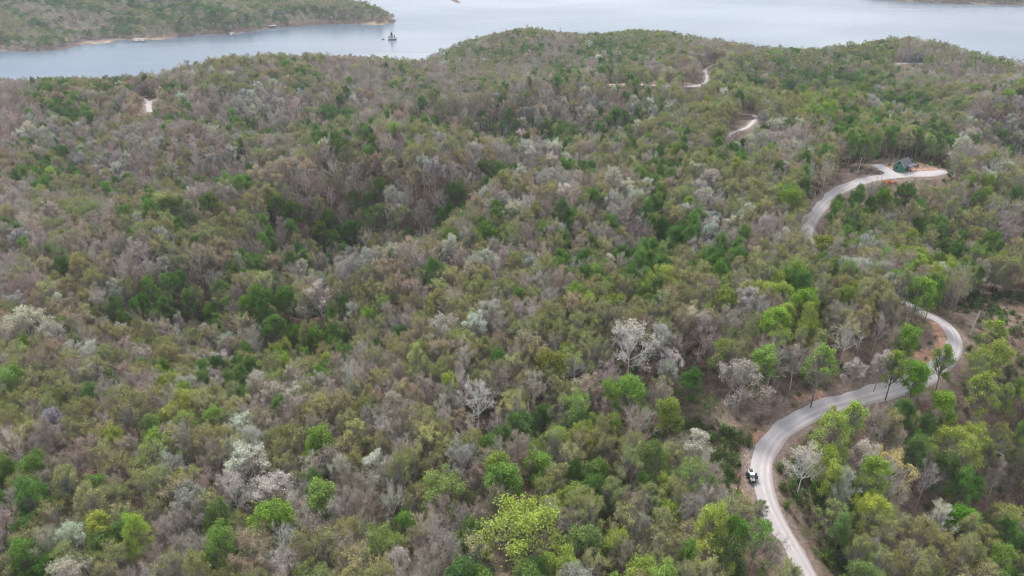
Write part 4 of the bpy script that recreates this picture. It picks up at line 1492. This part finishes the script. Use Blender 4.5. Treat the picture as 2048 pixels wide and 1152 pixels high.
# ---- orange soil mound at the fork
CLAY = plain('red_clay', (.47, .155, .075), .95, var=.3, scale=1.2)
g = ground3(1778, 364)
vs, fs = [], []
for i in range(9):
    for j in range(16):
        r_ = i / 8
        a_ = j / 16 * 6.283
        k_ = 1 + .25 * math.sin(a_ * 3 + 1) + .12 * math.sin(a_ * 5)
        vs.append((3.4 * r_ * k_ * math.cos(a_), 1.5 * r_ * k_ * math.sin(a_), 1.1 * (1 - r_ ** 1.5) + .12 * math.sin(i * 3 + j * 2.1) - .25 * r_))
for i in range(8):
    for j in range(16):
        fs.append((i * 16 + j, i * 16 + (j + 1) % 16, (i + 1) * 16 + (j + 1) % 16, (i + 1) * 16 + j))
m = MB()
m.add(vs, fs)
o = m.build('soil_mound', CLAY)
o.location = g
tag(o, 'mound of orange red soil at the fork below the green house', 'soil mound')

# ------------------------------------------------------------------ the parked off-road car, doors open
BLK = plain('black_trim', (.012, .012, .014), .45)
SIL = plain('silver_paint', (.16, .17, .17), .35, .2)
WHT = plain('white_paint', (.62, .62, .60), .35)
GLS = plain('dark_glass', (.06, .08, .12), .08, spec=.8)
SOFT = plain('black_fabric', (.035, .04, .036), .8)
TYR = plain('tyre_rubber', (.02, .02, .02), .85)
RIM = plain('wheel_rim', (.45, .45, .46), .35, .7)
LAMP = plain('lamp_glass', (.75, .76, .75), .15)
REDL = plain('red_lens', (.45, .02, .02), .25)
SEATM = plain('seat_fabric', (.05, .045, .04), .9)

g = ground3(1502, 958)
car = empty('parked_car', g + Vector((0, 0, .16)), math.radians(-4))
tag(car, 'white topped off-road car with all its black doors open at the road edge', 'car')
car.scale = (.94, .94, .94)
# nose points to -y
m = MB()
m.prism([(-.95, .55), (-.95, 1.12), (1.90, 1.12), (1.95, .55)], -.74, -.70)
m.prism([(-.95, .55), (-.95, .72), (1.90, .72), (1.95, .55)], .70, .74)
m.box((0, .5, .56), (1.48, 2.9, .08))
m.box((0, 1.92, .85), (1.44, .05, .55))
m.box((0, -.97, .88), (1.44, .06, .48))
m.prism([(-.98, 1.10), (-1.0, .60), (-1.98, .60), (-2.02, 1.02)], -.60, .60)
body = m.build('body', SIL, car, .015)
m = MB()
m.prism([(-.98, 1.105), (-.98, 1.17), (-1.5, 1.15), (-2.0, 1.06), (-2.02, 1.02)], -.60, .60)
hood = m.build('hood', plain('hood_paint', (.27, .29, .28), .3, .2), car, .02)
m = MB()
m.box((0, -1.35, 1.165), (.42, .34, .05)); m.box((-.32, -1.75, 1.125), (.14, .1, .04)); m.box((.32, -1.75, 1.125), (.14, .1, .04))
m.build('hood_vent', BLK, hood)
m = MB()
m.prism([(-.62, 1.80), (-.62, 1.86), (.45, 1.90), (.45, 1.83)], -.66, .66)
m.build('hardtop', WHT, car, .02)
m = MB()
for s in (-1, 1):
    m.box((s * .61, 1.13, 1.865), (.10, 1.36, .07))
    m.box((s * .67, 1.2, 1.48), (.05, 1.2, .70))
m.build('hardtop', WHT, car, .01)
m = MB()
m.box((0, 1.14, 1.85), (1.10, 1.36, .06)); m.box((0, 1.86, 1.5), (1.28, .05, .66))
m.build('sunroof_cover', SOFT, car, .02)
m = MB()
m.prism([(-.64, 1.78), (-.60, 1.80), (-.92, 1.16), (-.96, 1.14)], -.62, .62)
ws = m.build('windshield', GLS, car)
m = MB()
for s in (-1, 1):
    m.tube((s * .65, -.95, 1.13), (s * .64, -.61, 1.80), .035, .035, 6)
m.tube((-.64, -.61, 1.80), (.64, -.61, 1.80), .035, .035, 6)
m.build('frame', BLK, ws)
m = MB()
m.box((0, -2.0, .84), (1.10, .06, .42))
gr = m.build('grille', BLK, car)
m = MB()
for k_ in range(7):
    m.box((-.27 + k_ * .09, -2.04, .84), (.03, .03, .34))
m.build('slot_bar', SIL, gr)
for s in (-1, 1):
    m = MB(); m.tube((s * .43, -2.02, .87), (s * .43, -2.07, .87), .11, .11, 14); m.build('headlight', LAMP, car)
    m = MB(); m.box((s * .66, 1.97, .95), (.13, .06, .22)); m.build('tail_light', REDL, car)
    for yy in (-1.38, 1.28):
        m = MB()
        pr = []
        for k_ in range(9):
            a_ = math.pi * k_ / 8
            pr.append((yy + math.cos(a_) * .56, .52 + math.sin(a_) * .48))
        pr2 = [(yy + (p[0] - yy) * .82, .52 + (p[1] - .52) * .82) for p in pr[::-1]]
        x0, x1 = sorted((s * .60, s * .94))
        kk_ = len(pr)
        for q in range(kk_ - 1):
            m.prism([pr[q], pr[q + 1], pr2[kk_ - 2 - q], pr2[kk_ - 1 - q]], x0, x1)
        m.build('fender', BLK, car)
        m = MB(); m.tube((s * .62, yy, .42), (s * .90, yy, .42), .42, .42, 20)
        wh = m.build('wheel', TYR, car, .03)
        m = MB(); m.tube((s * .90, yy, .42), (s * .915, yy, .42), .22, .20, 12); m.build('rim', RIM, wh)
m = MB(); m.box((0, -2.20, .58), (1.62, .20, .20)); m.box((0, -2.32, .70), (.5, .06, .12)); m.build('bumper', BLK, car, .03)
m = MB(); m.box((0, 2.05, .55), (1.5, .16, .18)); m.build('bumper', BLK, car, .03)
m = MB(); m.tube((0, 1.98, 1.1), (0, 2.20, 1.1), .40, .40, 20); m.build('spare_wheel', TYR, car, .03)
for s in (-1, 1):
    for yy in (-.35, .75):
        m = MB()
        m.box((s * .34, yy, .78), (.5, .5, .18)); m.box((s * .34, yy + .28, 1.08), (.48, .14, .62), rx=-.15)
        m.build('seat', SEATM, car, .03)
    for hy, ang in ((-.93, 1.25), (.14, 1.18)):
        # hinged at its front edge and swung out
        dx, dy = s * math.sin(ang), math.cos(ang)
        m = MB()
        L_ = .95
        cx, cy = s * .74 + dx * L_ / 2, hy + dy * L_ / 2
        rz = math.atan2(dy, dx)
        m.box((cx, cy, .88), (L_, .09, .62), rz)
        dr = m.build('door', BLK, car, .02)
        m = MB()
        m.box((s * .74 + dx * .08, hy + dy * .08, 1.46), (.05, .05, .56), rz); m.box((s * .74 + dx * .90, hy + dy * .90, 1.46), (.05, .05, .56), rz); m.box((cx, cy, 1.75), (.86, .05, .05), rz)
        m.build('window_frame', BLK, dr)
        m = MB(); m.box((cx, cy, 1.45), (.78, .02, .54), rz); m.build('window', GLS, dr)
        m = MB(); m.box((s * .74 + dx * .78, hy + dy * .78 - .06, 1.05), (.14, .04, .04), rz); m.build('handle', RIM, dr)
    m = MB()
    m.box((s * 1.06, -1.0, 1.22), (.22, .09, .17)); m.tube((s * .74, -.93, 1.14), (s * .98, -1.0, 1.2), .02, .02, 6)
    m.build('mirror', BLK, car)

# ------------------------------------------------------------------ green sheathed house under construction
SHEATH, nt, b = newmat('green_sheathing')
tc_ = N(nt, 'ShaderNodeTexCoord')
sp_ = N(nt, 'ShaderNodeSeparateXYZ')
nt.links.new(tc_.outputs['Object'], sp_.inputs[0])
seam = mathn(nt, 'FRACT', mathn(nt, 'MULTIPLY', sp_.outputs['Z'], 1 / 1.22), 0)
line_ = ramp(nt, mathn(nt, 'ABSOLUTE', mathn(nt, 'SUBTRACT', seam, .5), 0), .46, .49)
cg = mixc(nt, ramp(nt, noise(nt, tc_.outputs['Object'], 1.4, 4), .4, .6), (.034, .155, .108), (.066, .235, .165))
cg = mixc(nt, line_, cg, (.11, .24, .17))
nt.links.new(cg, b.inputs['Base Color'])
b.inputs['Roughness'].default_value = .7
ROOF = plain('shingles', (.105, .105, .125), .9, var=.25, scale=6)
LUMB = plain('raw_lumber', (.34, .30, .23), .8, var=.2, scale=3)
DARK = plain('dark_opening', (.012, .014, .014), .6)
TRIMW = plain('pale_trim', (.55, .52, .45), .7)

hx0, hy0, hz0 = ground_at(1803, 339)
hz0 = max(hz0, float(height([hx0], [hy0])[0]))
house = empty('green_house', (hx0, hy0, hz0 - .2), math.radians(38))
tag(house, 'green sheathed new house with grey gable roof on orange clay', 'house')
LX, LY, EH, RH = 7.6, 5.4, 2.9, 5.9            # length along x, gable width along y
m = MB()
m.box((0, -LY / 2 + .08, EH / 2), (LX - .3, .16, EH))
m.box((0, LY / 2 - .08, EH / 2), (LX - .3, .16, EH))
for s in (-1, 1):
    x0 = s * (LX / 2)
    m.prism([(-LY / 2, 0), (LY / 2, 0), (LY / 2, EH), (0, RH), (-LY / 2, EH)], *sorted((x0, x0 - s * .16)))
m.build('wall', SHEATH, house)
m = MB()
sl = math.atan2(RH - EH, LY / 2)
for s in (-1, 1):
    y1, z1 = s * (LY / 2 + .45), EH - .45 * math.tan(sl)
    m.prism([(0, RH + .02), (y1, z1 + .02), (y1, z1 + .2), (0, RH + .22)], -LX / 2 - .4, LX / 2 + .4)
rf = m.build('roof', ROOF, house)
m = MB()
for s in (-1, 1):
    for x0 in (-LX / 2 - .43, LX / 2 + .43):
        y1, z1 = s * (LY / 2 + .45), EH - .45 * math.tan(sl)
        m.prism([(0, RH - .12), (y1, z1 - .12), (y1, z1 + .18), (0, RH + .2)], x0 - .03, x0 + .03)
m.build('fascia', TRIMW, rf)
for (y, z, w_, h_) in ((.2, 4.3, .9, 1.0), (.9, 1.5, .9, 1.2)):
    m = MB(); m.box((-LX / 2 - .02, y, z), (.08, w_, h_)); f_ = m.build('window', DARK, house)
    m = MB(); m.box((-LX / 2 - .03, y, z - h_ / 2 - .05), (.1, w_ + .2, .08)); m.build('sill', TRIMW, f_)
for x in (-2.6, 2.4):
    m = MB(); m.box((x, -LY / 2 - .02, 1.7), (1.1, .08, 1.2)); m.build('window', DARK, house)
m = MB(); m.box((0, -LY / 2 - .02, 1.1), (1.0, .08, 2.1)); m.build('door', DARK, house)
# open timber porch at the far gable end
m = MB()
m.prism([(-LY / 2 - 1.6, 2.5), (-LY / 2, 3.25), (-LY / 2, 3.40), (-LY / 2 - 1.6, 2.65)], -1.2, LX / 2 + 1.8)
m.build('porch_roof', ROOF, house)
m = MB()
for x in (-1.1, 1.6, LX / 2 + 1.6):
    m.box((x, -LY / 2 - 1.5, 1.25), (.14, .14, 2.5))
m.box((2.4, -LY / 2 - 1.5, 2.42), (LX / 2 + 3.4, .12, .16))
m.build('porch_post', LUMB, house)
m = MB()
for k_ in range(7):
    m.box((.1 * k_ - .3, 0, .1 + .08 * (k_ % 3)), (.16, 2.6, .08), rb.uniform(-.15, .15))
o = m.build('lumber_stack', LUMB)
p_ = ground3(1832, 333)
o.location = p_
o.rotation_euler = (0, 0, 1.1)
tag(o, 'pale stack of lumber to the right of the green house', 'lumber stack')

# ------------------------------------------------------------------ lake house far right, house by the water, docks
GREYW = plain('grey_wall', (.20, .20, .21), .85, var=.15)
DROOF = plain('dark_roof', (.075, .08, .095), .85, var=.2)
WALLW = plain('pale_wall', (.17, .18, .19), .7)


def simple_house(name, pp, L_, W_, e, r, rz, wallm, roofm, lab, cat, dz=0.0):
    g = ground3(*pp)
    root = empty(name, g + Vector((0, 0, dz)), rz)
    tag(root, lab, cat)
    m = MB()
    m.box((0, -W_ / 2 + .1, e / 2 - .3), (L_ - .4, .2, e + .6)); m.box((0, W_ / 2 - .1, e / 2 - .3), (L_ - .4, .2, e + .6))
    for s in (-1, 1):
        x0 = s * L_ / 2
        m.prism([(-W_ / 2, -.6), (W_ / 2, -.6), (W_ / 2, e), (0, r), (-W_ / 2, e)], *sorted((x0, x0 - s * .2)))
    m.build('wall', wallm, root)
    m = MB()
    for s in (-1, 1):
        k_ = (r - e) / (W_ / 2)
        y1, z1 = s * (W_ / 2 + .5), e - .5 * k_
        m.prism([(0, r + .03), (y1, z1 + .03), (y1, z1 + .22), (0, r + .25)], -L_ / 2 - .5, L_ / 2 + .5)
    m.build('roof', roofm, root)
    for x in (-L_ * .3, 0, L_ * .3):
        m = MB(); m.box((x, -W_ / 2 - .02, e * .5), (1.3, .1, 1.4)); m.build('window', DARK, root)
    return root


simple_house('lake_house', (1826, 123), 17, 9, 4.5, 8.0, .25, GREYW, DROOF, 'dark roofed house in a clearing on the far right hill', 'house')
simple_house('shore_house', (690, 112), 13, 8, 5.0, 7.6, -.2, GREYW, DROOF, 'grey house half hidden among trees by the lake', 'house')
simple_house('bank_house', (455, 57), 12, 8, 4.0, 6.5, .3, GREYW, DROOF, 'small house in the wood on the far shore', 'house')


def dock(pp, L_, W_, lab, roof=True):
    q = at(pp[0], pp[1], .6)
    root = empty('boat_dock', (float(q[0]), float(q[1]), 0.0), .5)
    tag(root, lab, 'boat dock', 'boat docks along the far shore')
    m = MB(); m.box((0, 0, .5), (L_, W_, .3))
    m.box((0, W_ / 2 + 5, .5), (1.6, 10, .2))
    m.build('deck', LUMB, root)
    m = MB()
    for x in (-L_ / 2 + .3, L_ / 2 - .3):
        for y in (-W_ / 2 + .3, W_ / 2 - .3):
            m.tube((x, y, -2), (x, y, 3.6), .18, .18, 8)
    m.build('post', LUMB, root)
    if roof:
        m = MB(); m.prism([(-W_ / 2 - .4, 3.5), (W_ / 2 + .4, 3.5), (0, 4.9)], -L_ / 2 - .4, L_ / 2 + .4)
        m.build('roof', WALLW, root)


dock((273, 82), 8, 6, 'white roofed boat dock, left one of a pair')
dock((286, 82), 6, 6, 'white roofed boat dock, right one of a pair')
dock((464, 70), 6, 4.5, 'small white dock below the far shore house', True)
dock((545, 55), 11, 6, 'white roofed dock in the cove mouth')
dock((570, 52), 10, 6, 'bluish low dock right of the cove mouth', False)

# ---- islet with trees, the rock beside it
ROCK = plain('rock', (.06, .05, .048), .95, var=.3, scale=.8)


def mound(name, c, rx, ry, h, mat, seed):
    rg = random.Random(seed)
    m = MB()
    vs, fs = [], []
    for i in range(7):
        for j in range(18):
            r_, a_ = i / 6, j / 18 * 6.283
            k_ = 1 + .18 * math.sin(a_ * 2 + seed) + .1 * math.sin(a_ * 5 + seed)
            vs.append((rx * r_ * k_ * math.cos(a_), ry * r_ * k_ * math.sin(a_), h * (1 - r_ ** 2.2) - 1.2 * r_ ** 4 + rg.uniform(-.1, .1) * h))
    for i in range(6):
        for j in range(18):
            fs.append((i * 18 + j, i * 18 + (j + 1) % 18, (i + 1) * 18 + (j + 1) % 18, (i + 1) * 18 + j))
    m.add(vs, fs)
    o = m.build(name, mat)
    o.location = (float(c[0]), float(c[1]), 0)
    return o


ic = at(784, 80, 0)
tag(mound('islet', ic, 8.5, 5, 1.8, ROCK, 1), 'tiny rocky islet carrying bare trees in the lake', kind='structure')
rk = at(766.5, 79, 0)
tag(mound('lake_rock', rk, 2.4, 2.0, 1.3, ROCK, 2), 'dark rock in the water left of the tiny islet', 'rock')
for (dx, dy, s, key, lab) in ((-.5, 0, .66, ('bushy', 'full', 0), 'tallest narrow tree in the middle of the islet'), (-5, 1, .36, ('bushy', 'half', 0), 'small bare tree at the left end of the islet'),
                              (4.5, 0, .42, ('bushy', 'half', 1), 'small bare tree right of the tall islet tree'), (7, -1, .26, ('bushy', 'half', 2), 'low bare tree at the right tip of the islet')):
    root, tk, cr_ = proto_tree('bare tree', key)
    for o in (root, tk, cr_):
        COL.objects.link(o)
    root.location = (float(ic[0]) + dx, float(ic[1]) + dy, .5 - 3.4 * s)
    root.scale = (s * .75, s * .75, s * 1.35)
    for o in (tk, cr_):
        o['leafcol'] = [.05, .05, .045]
        o['barkcol'] = [.06, .055, .05]
    tag(root, lab, 'bare tree', 'trees on the islet')

# ------------------------------------------------------------------ haze
m = MB()
m.box((0, 2400, 105), (9600, 5800, 250))
hz = m.build('haze', plain('haze_air', (1, 1, 1)))
nt = hz.data.materials[0].node_tree
nt.nodes.clear()
mo = nt.nodes.new('ShaderNodeOutputMaterial')
vp = nt.nodes.new('ShaderNodeVolumePrincipled')
vp.inputs['Color'].default_value = (.80, .88, 1.0, 1)
vp.inputs['Density'].default_value = 0.00007
vp.inputs['Anisotropy'].default_value = 0.2
nt.links.new(vp.outputs[0], mo.inputs['Volume'])
tag(hz, 'thin bluish haze over the lake and hills', kind='stuff')
